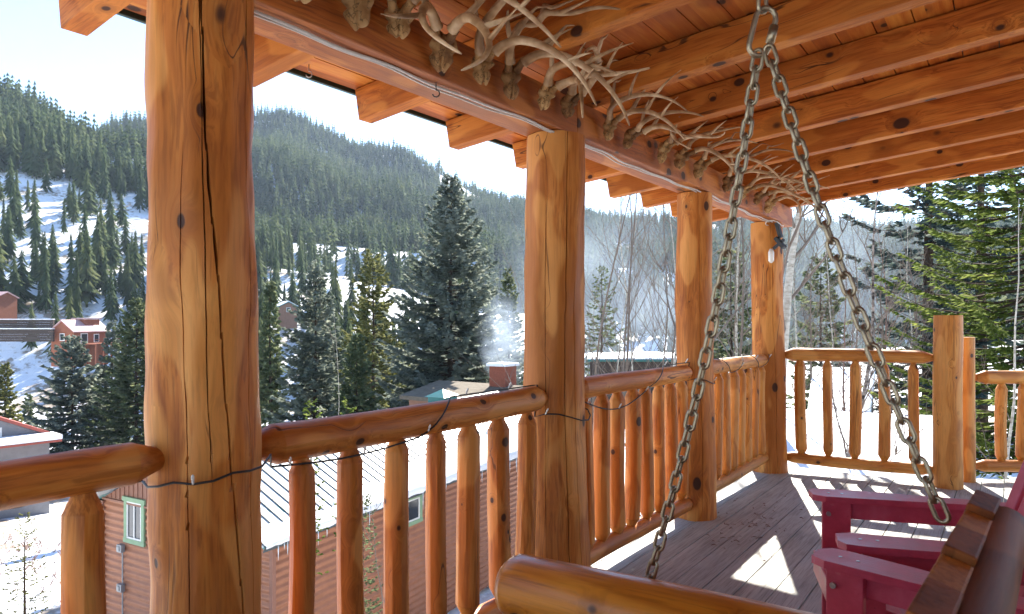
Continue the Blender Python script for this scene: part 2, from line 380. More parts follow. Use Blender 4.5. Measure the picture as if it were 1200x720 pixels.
# ------------------------------------------------------------------ porch
PX = -1.70                                       # line of the posts
DECK_X0, DECK_X1 = -1.93, 2.45
def deck_end(x): return 6.36 if x < -.36 else 6.70+(x+.31)*.6
mb = MB(); x = DECK_X0; w = .145
while x < DECK_X1:
    dz = random.uniform(-.0015, .0015); x2 = x+w-.006; e1, e2 = deck_end(x), deck_end(x2)
    vs = [(x, -2.5, -.035), (x2, -2.5, -.035), (x2, e2, -.035), (x, e1, -.035), (x, -2.5, dz), (x2, -2.5, dz), (x2, e2, dz), (x, e1, dz)]
    mb.add(vs, [(3, 2, 1, 0), (4, 5, 6, 7), (0, 1, 5, 4), (1, 2, 6, 5), (2, 3, 7, 6), (3, 0, 4, 7)]); x += w
y = -2.3
while y < 6.3:                                    # joists under the boards
    mb.box((DECK_X0+DECK_X1)/2, y, -.13, DECK_X1-DECK_X0-.1, .04, .18); y += .4
tag(mb.build('deck', MAT['deck']), kind='structure')
POSTS = [(.976, .132, .126, 'thickest log post, close to the camera, with a long dark crack and string lights'),
         (2.68, .147, .134, 'log post with swelling base standing behind the swing arm, second from the camera'),
         (4.38, .122, .116, 'slim log post between the two far railing sections, chain hanging across it'),
         (6.08, .135, .128, 'farthest roof post at the porch corner, where the two railings meet')]
# cracks: (angle from the camera-facing side at the base, turn per metre, width, depth, from z, to z)
CR = {0: [(.86, -.42, .0055, .05, -.3, 3.0), (.28, -.16, .0026, .02, .9, 3.0), (-.28, -.05, .0022, .015, -.2, 1.75), (.95, .03, .002, .014, .2, 3.0)],
      1: [(.33, .05, .0036, .03, -.3, 3.0), (-.30, 0, .0018, .012, .3, 1.9), (.75, .03, .0022, .012, .1, 1.5)],
      2: [(.3, 0, .002, .02, 0, 2), (-.4, .1, .0015, .01, 0, 1.2)], 3: [(.5, -.1, .002, .02, 0, 2.2)]}
for i, (yy, r0, r1, lab) in enumerate(POSTS):
    A, B = Vector((PX, yy, -.02)), Vector((PX, yy, 2.137)); M = frame(A, B)
    v = M.to_3x3().inverted() @ Vector((-PX, -yy, 0)); a0 = math.atan2(v.y, v.x)
    me = log_mesh('log_post', 2.157, r0*1.02, r1, n=72 if i < 2 else 40, seed=11+i, lump=.11 if i == 0 else .075, flats=.35, bend=.012,
                  crack=[(a0+c[0], c[1])+c[2:] for c in CR[i]], flare=.10, step=.02)
    tag(link_mesh('log_post', me, MAT['post'], None, M), lab, 'log post', 'log posts carrying the porch roof')
# railings along the posts: each section is one thing
def railing(name, A, B, ptA, ptB, label, n_bal, z_top, z_bot, mat, seed, r=.053, bal_r=.043, offs=None, pad=.12, group='log railing sections'):
    A = Vector(A); B = Vector(B); d = (B-A).normalized(); L = (B-A).length
    root = empty(name, (A.x, A.y, 0), label, 'railing', group)
    a, b = A+d*ptA, B-d*ptB
    log('top_rail', (a.x, a.y, z_top), (b.x, b.y, z_top+.004), r*1.04, r*.97, mat, root, n=28, seed=seed, cone0=.07, cone1=.07, tip=.5, bend=.006, lump=.05, flats=.35)
    log('bottom_rail', (a.x, a.y, z_bot), (b.x, b.y, z_bot), r*.92, r*.86, mat, root, n=24, seed=seed+50, cone0=.07, cone1=.07, tip=.55, bend=.008, lump=.06, flats=.35)
    offs = offs or [pad+ptA+(L-ptA-ptB-2*pad)*k/(n_bal-1) for k in range(n_bal)]
    for k, s in enumerate(offs):
        p = A+d*s; rs = random.Random(seed*31+k); q = d*rs.uniform(-.008, .008)
        rr = bal_r*rs.uniform(.9, 1.1)
        log('baluster', (p.x-q.x, p.y-q.y, z_bot+r*.55), (p.x+q.x, p.y+q.y, z_top-r*.72), rr*1.03, rr*.95, mat, root, n=18, seed=seed*7+k, cone0=.05, cone1=.055, tip=.42, bend=.005, lump=.07, flats=.6, step=.03)
    return root
Y = [p[0] for p in POSTS]
railing('log_railing', (PX, -1.3, 0), (PX, Y[0], 0), 0, .125, 'dark log railing section at far left, ending in a pointed rail at the thickest post', 0, .957, .125, MAT['log'], 101, offs=[.25, .44, .63, .82, 1.01, 1.20, 1.39, 1.58, 1.785, 1.98])
railing('log_railing', (PX, Y[0], 0), (PX, Y[1], 0), .13, .13, 'log railing section with seven balusters in front of the brown building roof', 7, .945, .125, MAT['log'], 102, r=.056, offs=[.284, .483, .677, .873, 1.054, 1.251, 1.444])
railing('log_railing', (PX, Y[1], 0), (PX, Y[2], 0), .13, .11, 'log railing section between the swollen post and the slim post, behind the left chain', 8, .965, .125, MAT['log'], 103)
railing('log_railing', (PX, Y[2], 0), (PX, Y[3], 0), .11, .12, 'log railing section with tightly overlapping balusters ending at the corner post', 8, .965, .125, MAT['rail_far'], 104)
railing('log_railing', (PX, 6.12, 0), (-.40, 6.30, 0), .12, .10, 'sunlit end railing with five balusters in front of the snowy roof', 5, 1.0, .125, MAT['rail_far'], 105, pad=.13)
q = Vector((-.31, 6.62, 0))
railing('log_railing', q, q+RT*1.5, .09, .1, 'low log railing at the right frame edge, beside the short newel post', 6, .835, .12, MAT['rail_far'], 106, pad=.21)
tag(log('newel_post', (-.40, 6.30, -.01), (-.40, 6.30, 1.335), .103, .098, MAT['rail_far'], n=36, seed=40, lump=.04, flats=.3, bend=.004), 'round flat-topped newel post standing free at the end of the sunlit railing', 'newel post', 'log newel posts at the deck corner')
tag(log('newel_post', (-.30, 6.62, -.01), (-.30, 6.62, 1.16), .07, .065, MAT['rail_far'], n=30, seed=41, lump=.05, flats=.3), 'thinner shorter newel post tucked behind the round newel post', 'newel post', 'log newel posts at the deck corner')
q2 = q+RT*.46
mb = MB(); mb.box(q2.x+.06, q2.y+.12, .1, .05, .05, 2.4, None, .006)
tag(mb.build('grey_stake', simple('grey_weathered_stake', (.42, .40, .37), .8, .2)), 'pale grey stake rising behind the low railing at the right edge', 'stake')
# roof
def zb(x): return 2.305+.09*(x-PX)               # underside of the rafters
TAIL, HOUSE = -2.48, 2.45; GABLE = 6.52
roof = empty('porch_roof', (PX, 2.0, 2.3), 'slatted wooden porch roof with heavy rafters, plank ceiling and a long beam over the posts', 'roof')
for i, yy in enumerate([.30-.613*3, .30-.613*2, .30-.613, .30, .913, 1.526, 2.16, 2.79, 3.40, 4.015, 4.625, 5.22, 5.83, 6.40]):
    h = .150; t = .080; jz = random.uniform(-.004, .004)
    a = Vector((TAIL+random.uniform(-.012, .012), yy+t/2, zb(TAIL)+h/2+jz)); b = Vector((HOUSE, yy+t/2, zb(HOUSE)+h/2+jz))
    # plumb-cut ends: build in a frame along the rafter with sheared ends
    Mx = frame(a, b); Ln = (b-a).length; sh = .09*h/2
    m1 = MB().box(0, 0, Ln/2, t, h, Ln, None, .004)
    for k, v in enumerate(m1.v): m1.v[k] = (v[0], v[1], v[2]-v[1]*.09)
    m1.build('rafter', MAT['rafter'], roof, Mx)
def beam_seg(y0, y1, dz):
    m1 = MB().box(0, 0, (y1-y0)/2, .19, .165, y1-y0, None, .006)
    return m1.build('beam', MAT['beam'], roof, frame((PX, y0, 2.222+dz), (PX, y1, 2.222+dz)))
beam_seg(-2.4, 2.70, 0); beam_seg(2.702, 6.50, .003)
mb = MB(); x = TAIL-.03; cz = .150
while x < HOUSE:
    x2 = min(x+.145-.005, HOUSE); dz = random.uniform(0, .003)
    za, zc = zb(x)+cz+.006+dz, zb(x2)+cz+.006+dz
    vs = [(x, -2.5, za), (x2, -2.5, zc), (x2, GABLE, zc), (x, GABLE, za), (x, -2.5, za+.02), (x2, -2.5, zc+.02), (x2, GABLE, zc+.02), (x, GABLE, za+.02)]
    mb.add(vs, [(3, 2, 1, 0), (4, 5, 6, 7), (0, 1, 5, 4), (1, 2, 6, 5), (2, 3, 7, 6), (3, 0, 4, 7)]); x += .145
mb.build('ceiling_boards', MAT['ceiling'], roof)
mb = MB(); za, zc = zb(TAIL-.05)+cz+.034, zb(HOUSE)+cz+.034
vs = [(TAIL-.06, -2.55, za), (HOUSE, -2.55, zc), (HOUSE, GABLE+.04, zc), (TAIL-.06, GABLE+.04, za), (TAIL-.06, -2.55, za+.03), (HOUSE, -2.55, zc+.03), (HOUSE, GABLE+.04, zc+.03), (TAIL-.06, GABLE+.04, za+.03)]
mb.add(vs, [(3, 2, 1, 0), (4, 5, 6, 7), (0, 1, 5, 4), (1, 2, 6, 5), (2, 3, 7, 6), (3, 0, 4, 7)])
mb.build('metal_sheet', MAT['drip'], roof)
mb = MB(); mb.box(TAIL-.048, 2.0, zb(TAIL)+.150+.012, .02, 9.04, .05, None, .003); mb.build('drip_edge', MAT['drip'], roof)
# the cabin the porch leans on: unseen log courses added out of frame to the right, pale for bounce light
cw = empty('log_cabin', (HOUSE+.1, 1.5, 0), 'log cabin wall the porch roof leans against', 'cabin')
for k in range(11): log('wall_log', (HOUSE+.12, -2.5, .11+k*.232), (HOUSE+.12, 4.6, .11+k*.232), .125, .12, MAT['pale_log'], cw, n=16, seed=500+k, step=.3)
# ------------------------------------------------------------------ cable and hooks on the beam
pts = []; yy = -1.0
while yy < 6.3:
    pts.append((PX+.06+.012*math.sin(yy*3.1)+.006*math.sin(yy*17), yy, 2.1335-.002+.003*math.sin(yy*9)))
    yy += .05
MBc = MB().tube(pts, .0045, 6)
pts2 = [(p[0]-.018+.008*math.sin(p[1]*5+1), p[1], p[2]-.001) for p in pts]
MBc.tube(pts2, .0035, 6)
# loop of slack cable at the corner post
MBc.tube([(PX+.08+.05*math.sin(t*.5), 6.05+.16*math.cos(t*.5)-.1, 2.11-.012*math.sin(t*.9)) for t in range(14)], .004, 6)
tag(MBc.build('light_cable', MAT['cable'], smooth=True), 'pale double cable running along the underside of the long roof beam', 'cable')
def hook(px, py, d, s, label):
    c = at(px, py, d); pts = [c+Vector((0, 0, .05)), c+Vector((0, 0, .022))]
    pts += [c+RT*(.0125*math.sin(a))+Vector((0, 0, .0125*math.cos(a)+.0095)) for a in [k*.5 for k in range(0, 10)]]
    tag(MB().tube(pts, .0022, 6).build('cup_hook', s), label, 'hook', 'hooks on the eave')
hook(511, 113, 2.42, MAT['black'], 'small dark cup hook screwed under the beam beside the antlers')
hook(362, 90, 2.75, MAT['steel'], 'pale cup hook under the eave just right of the thickest post')
# ------------------------------------------------------------------ skulls with antlers along the beam
def curve(p0, dirs, seg):
    pts = [Vector(p0)]
    for d in dirs: pts.append(pts[-1]+Vector(d).normalized()*seg)
    return pts
def smooth_pts(P, k=3):
    out = []
    for i in range(len(P)-1):
        p0, p1, p2, p3 = P[max(i-1, 0)], P[i], P[i+1], P[min(i+2, len(P)-1)]
        for j in range(k):
            t = j/k; out.append(.5*((2*p1)+(p2-p0)*t+(2*p0-5*p1+4*p2-p3)*t*t+(3*p1-p0-3*p2+p3)*t**3))
    out.append(P[-1]); return out
def antler_mesh(mb, base, side, rs, length, r, ntines, tilt):
    # base direction continues the pedicle; the beam then bends quickly outward and sweeps on in a long bow
    e1 = (tilt.to_3x3() @ Vector((.5, side*.5, .72))).normalized()
    e2 = Vector((1, side*rs.uniform(-.5, 1.1)+rs.uniform(-.5, .5), rs.uniform(-.40, .35))); e2 = (e2-e1*e2.dot(e1)).normalized(); e3 = e1.cross(e2)*rs.choice((-1, 1))
    tot = rs.uniform(1.25, 2.1); n = 10; seg = length/n; P = [Vector(base)-e1*.01]; a = 0; roll = rs.uniform(-.5, .6)
    def under(v, d): return v.z > zb(v.x)+.02 and d.z > 0
    for k in range(n):
        a += tot*(.17 if k < 3 else .07); d = (e1*math.cos(a)+e2*math.sin(a)+e3*roll*math.sin(math.pi*k/n*1.4)).normalized()
        if under(P[-1], d): d.z *= -.3; d.normalize()
        P.append(P[-1]+d*seg)
    S = smooth_pts(P, 3); m = len(S)
    rad = [r*(1.3 if k < 1 else 1.1 if k < 3 else 1)*(1-.80*(k/(m-1))**1.6) for k in range(m)]; rad[-1] = .002
    mb.tube(S, rad, 9)
    for t in range(ntines):
        i = int(m*(.18+.62*t/max(1, ntines-.3)+rs.uniform(-.03, .05))); i = min(m-5, max(2, i))
        td = (S[i+1]-S[i-1]).normalized(); acc = (S[i+3]-S[i+2])-(S[i]-S[i-1]); out_ = (acc*-1).normalized() if acc.length > 1e-5 else e3
        o = (out_*.6+e3*rs.uniform(-.5, .5)+Vector((0, 0, rs.uniform(.1, .7)))).normalized()
        d = (td*.55+o*.8).normalized(); tl = length*rs.uniform(.24, .42)*(1-.25*t/max(1, ntines)); Q = [S[i]-d*rad[i]*.4]
        for k in range(5):
            Q.append(Q[-1]+d*tl/5); d = (d+td*.20+Vector((.03, 0, .10))).normalized()
            if under(Q[-1], d): d.z *= -.3; d.normalize()
        Sq = smooth_pts(Q, 2); mq = len(Sq); rq = [rad[i]*.80*(1-.88*(k/(mq-1))**1.3) for k in range(mq)]; rq[-1] = .0015
        mb.tube(Sq, rq, 8)
def skull_mesh(rs, w, h):
    # a shield of frontal bone with brow, eye notches and broken lower rim; local X out of the beam, Y along, Z up
    prof = [(-.62, .95), (-.30, 1.04), (0, 1.0), (.30, 1.04), (.62, .95), (.92, .62), (.98, .25), (.72, -.02), (.80, -.35), (.62, -.72), (.30, -1.0), (.10, -.90), (-.12, -1.04), (-.40, -.86), (-.70, -.62), (-.84, -.30), (-.70, 0), (-.98, .25), (-.92, .62)]
    prof = [(a*(1+rs.uniform(-.08, .08)), b*(1+rs.uniform(-.10, .06))) for a, b in prof]
    mb = MB(); rings = []; q = [Vector((a, b, 0)) for a, b in prof]; q = smooth_pts(q+[q[0]], 3)[:-1]; of = rs.random()*30
    for s, dx in ((1.0, .002), (1.025, .008), (1.0, .014), (.90, .021), (.74, .027), (.55, .032), (.34, .035), (.12, .036)):
        ring = []
        for p in q:
            a, b = p.x*s, p.y*s; brow = .010*math.exp(-((b-.35)/.22)**2)*(abs(a)**1.5); orbit = .012*math.exp(-(((abs(a)-.72)/.25)**2+((b-.02)/.22)**2)); mid = -.006*math.exp(-(a/.10)**2)*(1 if b < .3 else .3)
            ring.append((dx+(brow-orbit+mid)*min(1, dx/.014)+.004*noise.noise((a*3+of, b*3, 1))*min(1, dx/.01), a*w/2*(1+.05*noise.noise((b*4, of, a))), b*h/2))
        rings.append(ring)
    n = len(q); vs = [v for r in rings for v in r]; fs = []
    for i in range(len(rings)-1):
        for k in range(n): fs.append((i*n+k, i*n+(k+1) % n, (i+1)*n+(k+1) % n, (i+1)*n+k))
    fs.append(tuple((len(rings)-1)*n+k for k in range(n))); fs.append(tuple(range(n-1, -1, -1)))
    mb.add(vs, fs)
    for s in (-1, 1): mb.tube([(.03, s*w*.22, h*.36), (.055, s*w*.30, h*.50), (.085, s*w*.36, h*.58)], [.017, .014, .015], 8)
    return mb
SK = [(1.17, .11, .12, 'bone', .40, 3, 'cropped skull mount highest up beside the thickest post'),
      (1.365, .105, .115, 'bone', .36, 2, 'pale skull plate with torn lower rim, first whole one from the left'),
      (1.53, .10, .115, 'bone', .52, 4, 'square pale skull plate with two small holes, long antlers sweeping right'),
      (1.74, .085, .14, 'bone_dark', .45, 3, 'narrow pointed brown skull hanging between two square skull plates'),
      (1.95, .09, .105, 'bone', .44, 3, 'square bone plate with a white lower rim, above the dark cup hook'),
      (2.13, .085, .125, 'bone_dark', .46, 3, 'rough brown skull just left of the second post, many-tined antlers'),
      (2.37, .075, .10, 'bone', .40, 3, 'small skull with tall upright pedicle above the second post top'),
      (2.55, .08, .11, 'bone_dark', .42, 2, 'dull brown skull straight above the second post'),
      (2.93, .07, .11, 'bone', .48, 3, 'small skull with reddish stain at its antler base, right of the second post'),
      (3.13, .07, .10, 'bone_dark', .36, 2, 'darker skull with reddish antler stump and a thin curved tine'),
      (3.55, .07, .11, 'bone', .34, 2, 'yellowish skull left of the slim post, beneath a long curved antler'),
      (3.80, .085, .12, 'bone_dark', .32, 2, 'brown hairy skull with pale jaw bits, left of the slim post'),
      (4.10, .08, .12, 'bone', .40, 3, 'yellow skull directly above the slim post'),
      (4.62, .085, .13, 'bone_dark', .42, 3, 'brown skull behind the left chain strand, right of the slim post'),
      (4.95, .08, .11, 'bone', .44, 4, 'yellowish skull among tangled thin antlers near the corner post'),
      (5.30, .08, .11, 'bone_dark', .46, 4, 'dark skull under spreading branched antlers left of the corner post'),
      (5.62, .08, .12, 'bone', .42, 4, 'last skull of the row, beside the corner post')]
for i, (yy, w, h, mt, al, nt, lab) in enumerate(SK):
    rs = random.Random(300+i); Z = 2.228+rs.uniform(-.018, .012)
    root = empty('skull_mount', (PX+.097, yy, Z), lab, 'skull', 'antlered skulls along the roof beam')
    tilt = Matrix.Translation((PX+.133, yy, Z)) @ Matrix.Rotation(R_(-rs.uniform(22, 48)), 4, 'Z') @ Matrix.Rotation(rs.uniform(-.22, .22), 4, 'X') @ Matrix.Rotation(R_(rs.uniform(8, 20)), 4, 'Y')
    skull_mesh(rs, w*1.0*rs.uniform(.85, 1.1), h*.95*rs.uniform(.85, 1.1)).build('skull_plate', MAT[mt], root, tilt, smooth=True)
    for s in (-1, 1):
        b = tilt @ Vector((.085, s*w*.36, h*.58)); m1 = MB()
        antler_mesh(m1, b, s, rs, al*rs.uniform(.95, 1.3), .0165 if i < 8 else .0135, max(2, nt)-(1 if s < 0 and i % 3 == 0 else 0), tilt)
        m1.build('antler', MAT['antler'], root, None, smooth=True)
# ------------------------------------------------------------------ string lights
sl = empty('string_lights', (PX, Y[0], .9), 'black string light wire with tiny clear bulbs wound round the posts and along the railing', 'string lights')
def rail_pt(yy, a, r=.064, zc=.955): return Vector((PX+r*math.cos(a), yy, zc+r*math.sin(a)))
pts = []
for k in range(10): pts.append(Vector((PX-.01-.085*k/9, .42+.43*k/9, .903-.016*k/9+.003*math.sin(k*1.7))))
for k in range(12):
    a = R_(-128+k*17); pts.append(Vector((PX+.153*math.cos(a), Y[0]+.153*math.sin(a), .885+.05*k/11+.006*math.sin(k*2))))
y0, y1 = Y[0]+.16, Y[1]-.16
for k in range(46):
    t = k/45; yy = y0+(y1-y0)*t
    a = R_(-60)+(2*math.pi*.9 if t > .62 else 2*math.pi*.9*max(0, (t-.42)/.2))
    a = R_(-55)+max(0, min(1, (t-.42)/.16))*R_(150); sag = -.018*math.sin(math.pi*min(1, t/.42)) if t < .42 else 0
    p = rail_pt(yy, a, .0655, .945); p.z += sag; pts.append(p)
for k in range(9):
    a = R_(-100+k*22); pts.append(Vector((PX+.152*math.cos(a), Y[1]+.152*math.sin(a), .865+.02*math.sin(k))))
y0, y1 = Y[1]+.16, Y[2]-.13
for k in range(40):
    t = k/39; yy = y0+(y1-y0)*t; p = rail_pt(yy, R_(-65)+max(0, min(1, (t-.5)/.2))*R_(140), .0625, .965); p.z -= .07*math.sin(math.pi*min(1, t/.5)) if t < .5 else 0; p.x += .02 if t < .5 else 0; pts.append(p)
for k in range(8):
    a = R_(-95+k*22); pts.append(Vector((PX+.128*math.cos(a), Y[2]+.128*math.sin(a), .90+.02*math.sin(k))))
y0, y1 = Y[2]+.13, Y[3]-.14
for k in range(36):
    t = k/35; p = rail_pt(y0+(y1-y0)*t, R_(-60)+R_(150)*(.5+.5*math.sin(t*13)), .0625, .965); pts.append(p)
MB().tube(pts, .0032, 6).build('wire', MAT['black'], sl, smooth=True)
for k in range(6, len(pts), 9):
    p = pts[k]; o = Vector((.010, -.006, .012)); m1 = MB(); m1.tube([p, p+o], .0032, 6); m1.tube([p+o, p+o*1.3, p+o*2.0, p+o*2.4], [.003, .0042, .0038, .001], 7)
    m1.build('bulb', MAT['bulb'], sl, smooth=True)
# ------------------------------------------------------------------ swing, chain
RING = Vector((-.427, 1.483, 1.905)); FRONT = Vector((-.69, 1.475, .665)); BACK = Vector((-.10, 1.47, .935))
def link_mesh_data(L=.036, wd=.0125, wr=.0048, gap=False):
    pts = []; n = 7
    for k in range(n): a = math.pi*k/(n-1); pts.append(Vector((wd*math.cos(a), 0, L/2+wd*math.sin(a))))
    for k in range(n): a = math.pi+math.pi*k/(n-1); pts.append(Vector((wd*math.cos(a), 0, -L/2+wd*math.sin(a))))
    m = MB(); nn = 8; N = len(pts); vs = []; fs = []
    for i in range(N):
        t = (pts[(i+1) % N]-pts[i-1]).normalized(); u = Vector((0, 1, 0)); w = t.cross(u)
        for k in range(nn): a = 2*math.pi*k/nn; vs.append(pts[i]+(u*math.cos(a)+w*math.sin(a))*wr)
    for i in range(N):
        for k in range(nn): fs.append((i*nn+k, i*nn+(k+1) % nn, ((i+1) % N)*nn+(k+1) % nn, ((i+1) % N)*nn+k))
    m.add(vs, fs); return m
ch = empty('swing_chain', RING, 'long galvanised chain forking at a quick link into two strands down to the swing', 'chain')
PITCH = .0365; lk = link_mesh_data(.0245, .0105, .0043).mesh('chain_link', True); lk.materials.append(MAT['chain'])
def strand(a, b, twist, sag=0.0):
    a = Vector(a); b = Vector(b); n = max(2, round((b-a).length/PITCH)); rs = random.Random(int(abs(a.z+b.x)*1000)); P = []
    for k in range(n+1): t = k/n; p = a.lerp(b, t); p.z -= 0; p += Vector((-.02, 0, 0))*sag*math.sin(math.pi*t); P.append(p)
    for k in range(n):
        M = frame(P[k], P[k+1], Vector((0, 1, 0))); M.translation = (P[k]+P[k+1])/2
        link_mesh('chain_link', lk, None, ch, M @ Matrix.Rotation(twist+(math.pi/2 if k % 2 else 0)+rs.uniform(-.14, .14), 4, 'Z'))
strand((RING.x, RING.y, zb(RING.x)-.03), RING+Vector((0, 0, .052)), .5)
strand(RING+Vector((-.008, 0, -.034)), FRONT, .10, -1.2)
strand(RING+Vector((.012, 0, -.030)), BACK, .18, .8)
q = link_mesh_data(.062, .021, .0058); q.tube([(.021, 0, -.018), (.021, 0, .018)], .0098, 6)
q.build('quick_link', MAT['chain'], ch, Matrix.Translation(RING+Vector((0, 0, .006))) @ Matrix.Rotation(R_(35), 4, 'Z') @ Matrix.Rotation(R_(14), 4, 'Y'), smooth=True)
m1 = MB(); m1.tube([(RING.x, RING.y, zb(RING.x)+.02), (RING.x, RING.y, zb(RING.x)-.02)], .006, 8); m1.build('eye_bolt', MAT['steel'], ch)
sw = empty('porch_swing', (-.5, .9, .45), 'varnished log porch swing with a fat rounded arm, hung on chains close to the camera', 'swing')
o = log('arm', (-1.04, 1.395, .632), (-.06, 1.375, .648), .078, .083, MAT['arm'], sw, n=32, seed=77, lump=.03, flats=.15, bend=.006, round_end=.05)
log('arm', (-1.0, -.02, .62), (-.06, -.02, .635), .07, .07, MAT['arm'], sw, n=20, seed=78, lump=.03, flats=.15, round_end=.05)
for yy in (1.38, -.02):
    log('arm_post', (-.86, yy, .30), (-.86, yy, .60), .045, .045, MAT['arm'], sw, n=16, seed=80)
    log('seat_rail', (-1.0, yy, .32), (.02, yy, .36), .045, .045, MAT['arm'], sw, n=16, seed=81)
for k in range(6):
    xx = -.92+.15*k; MB().box(xx, .68, .395-.012*k, .12, 1.42, .03, None, .006).build('seat_slat', MAT['swing'], sw, None)
# backrest: leaning plane of stout vertical slats between two rails, topped by a cap log
lean = R_(17); bx, bz = -.035, .99
def back_pt(s, y, off=0): return Vector((bx-.055*(1.45-y)-s*math.sin(lean)+off*math.cos(lean), y, bz-s*math.cos(lean)+off*math.sin(lean)))
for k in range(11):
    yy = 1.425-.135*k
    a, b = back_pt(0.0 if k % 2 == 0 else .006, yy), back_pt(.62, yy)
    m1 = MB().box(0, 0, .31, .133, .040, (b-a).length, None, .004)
    m1.build('back_slat', MAT['swing' if k % 2 == 0 else 'swing_lit'], sw, frame(a, b, Vector((-1, .055, 0))))  # every other slat takes the lit tone: painted stripes of sun and shade
for s in (.07, .50): 
    a, b = back_pt(s, 1.47, .045), back_pt(s, -.05, .045); log('back_rail', a, b, .038, .038, MAT['swing'], sw, n=18, seed=85+int(s*10), flats=.1, lump=.02)
a, b = back_pt(.03, 1.30, .075), back_pt(.62, 1.30, .075)
# rear upright: a wide plank rounded at its top
def upright(yy):
    poly = [(-.085, 0), (.085, 0)]+[(.085*math.cos(t), .50+.085*math.sin(t)) for t in [math.pi*k/12 for k in range(13)]]
    M = frame(back_pt(.62, yy, .105), back_pt(0, yy, .105), Vector((1, 0, 0)))
    Mr = Matrix(((0, 0, 1, 0), (1, 0, 0, 0), (0, 1, 0, 0), (0, 0, 0, 1)))
    Mm = M @ Matrix(((1, 0, 0, 0), (0, 0, 1, 0), (0, 1, 0, 0), (0, 0, 0, 1)))
    MB().prism(poly, -.02, .02, Mm).build('rear_upright', MAT['swing'], sw)
upright(.86); upright(.15)
# ------------------------------------------------------------------ Adirondack chairs
def adirondack(loc, rot, label):
    root = empty('garden_chair', loc, label, 'chair', 'red slatted garden chairs on the deck')
    root.rotation_euler = (0, 0, rot)
    W = Matrix.Translation(loc) @ Matrix.Rotation(rot, 4, 'Z'); red = MAT['red_paint']
    # local: x forward, y left, z up; arm fronts at x=0
    for s in (-1, 1):
        y = s*.305
        poly = [(-.005, -.045), (.0, .03), (-.02, .062), (-.07, .072), (-.25, .066), (-.50, .045), (-.70, .03), (-.70, -.035), (-.50, -.05), (-.20, -.062), (-.05, -.066)]
        poly = [(a, b*s) for a, b in poly]
        if s < 0: poly = poly[::-1]
        m1 = MB(); m1.prism(poly, .577, .600, Matrix.Translation((0, y, 0)))
        m1.build('arm', red, root, W)
        MB().box(-.375, y, .539, .60, .022, .072, None, .004).build('arm_support', red, root, W)
        MB().box(-.095, y-s*.023, .283, .105, .024, .585, None, .004).build('front_leg', red, root, W)
        b1 = MB(); 
        for zz in (.50, .44): b1.tube([(-.10, y+s*.0, zz), (-.10, y-s*.041, zz)], .008, 10)
        b1.tube([(-.125, y-s*.036-.0, .525), (-.125, y-s*.038, .525)], .009, 10)
        m2 = MB(); m2.tube([(-.065, s*.262, .525), (-.065, s*.298, .525)], .009, 12); m2.build('bolt', MAT['steel'], root, W)
        for xx in (-.07, -.12, -.58): MB().tube([(xx, y, .598), (xx, y, .6015)], .0055, 8).build('screw', MAT['steel'], root, W)
        a, b = W @ Vector((-.05, s*.245, .33)), W @ Vector((-.93, s*.245, .05))
        MB().box(0, 0, (b-a).length/2, .024, .13, (b-a).length, None, .004).build('rear_leg', red, root, frame(a, b))
    for k in range(5):
        t = k/4; MB().box(-.065-.40*t, 0, .372-.125*t, .085, .53, .02, Matrix.Identity(4), .004).build('seat_slat', red, root, W @ Matrix.Translation((0, 0, 0)))
    MB().box(-.018, 0, .335, .02, .53, .085, None, .004).build('front_apron', red, root, W)
    for k in range(6):
        u = (k-2.5)/2.5; a = W @ Vector((-.52, u*.21, .17)); top = .80+.10*math.cos(u*1.3)
        b = W @ Vector((-.52-.36*top, u*.285, .17+top*.92)); MB().box(0, 0, (b-a).length/2, .074, .019, (b-a).length, None, .005).build('back_slat', red, root, frame(a, b, W.to_3x3() @ Vector((1, 0, .38))))
    MB().box(-.735, 0, .556, .022, .62, .06, None, .004).build('back_brace', red, root, W)
    return root
adirondack((-.56, 2.675, 0), math.pi+R_(20), 'berry red slatted chair farther from the camera, both arms showing against the sunlit boards')
adirondack((-.54, 1.915, 0), math.pi-R_(12), 'berry red slatted chair nearest the swing, one broad arm and front leg showing')
st = empty('wooden_stool', (-.30, 3.98, 0), 'low bright orange wooden stool on the sunlit deck behind the red chairs', 'stool')
MB().box(-.30, 3.98, .135, .42, .28, .035, None, .008).build('seat', MAT['stool'], st)
for sx in (-1, 1): MB().box(-.30+sx*.15, 3.98, .059, .035, .22, .117, None, .004).build('leg', MAT['stool'], st)
m1 = MB(); rs = random.Random(44)
for k in range(130):
    x, y = (rs.gauss(-1.36, .13), rs.gauss(4.35, .35)) if k < 70 else (rs.uniform(-1.85, .8), rs.uniform(2.2, 6.2))
    a = rs.uniform(0, 6.28); L_ = rs.uniform(.004, .018); c_, s_ = math.cos(a)*L_, math.sin(a)*L_; w2 = rs.uniform(.001, .0035)
    m1.tube([(x-c_, y-s_, .004), (x, y, .006+w2), (x+c_, y+s_, .004)], [w2*.6, w2, w2*.4], 4)
tag(m1.build('leaf_litter', MAT['bark_red']), 'scattered dry needles and twig bits on the deck boards', 'litter', kind='stuff')
# black spot lamp clamped at the corner post
lp = empty('clamp_lamp', (PX+.13, 5.98, 1.92), 'small black clamp with a clear bulb fixed near the top of the corner post', 'lamp')
m1 = MB(); m1.bar((PX+.10, 5.97, 2.12), (PX+.135, 5.96, 1.99), .03, .03); m1.bar((PX+.10, 5.95, 1.99), (PX+.17, 5.93, 1.90), .045, .03); m1.bar((PX+.08, 5.95, 1.90), (PX+.17, 5.93, 1.97), .022, .022)
m1.build('bracket', MAT['black'], lp)
m1 = MB(); m1.tube([(PX+.06, 5.95, 1.90), (PX+.06, 5.95, 1.87), (PX+.06, 5.95, 1.80), (PX+.06, 5.95, 1.78)], [.012, .024, .024, .008], 10); m1.build('glass_shade', MAT['bulb'], lp, smooth=True)
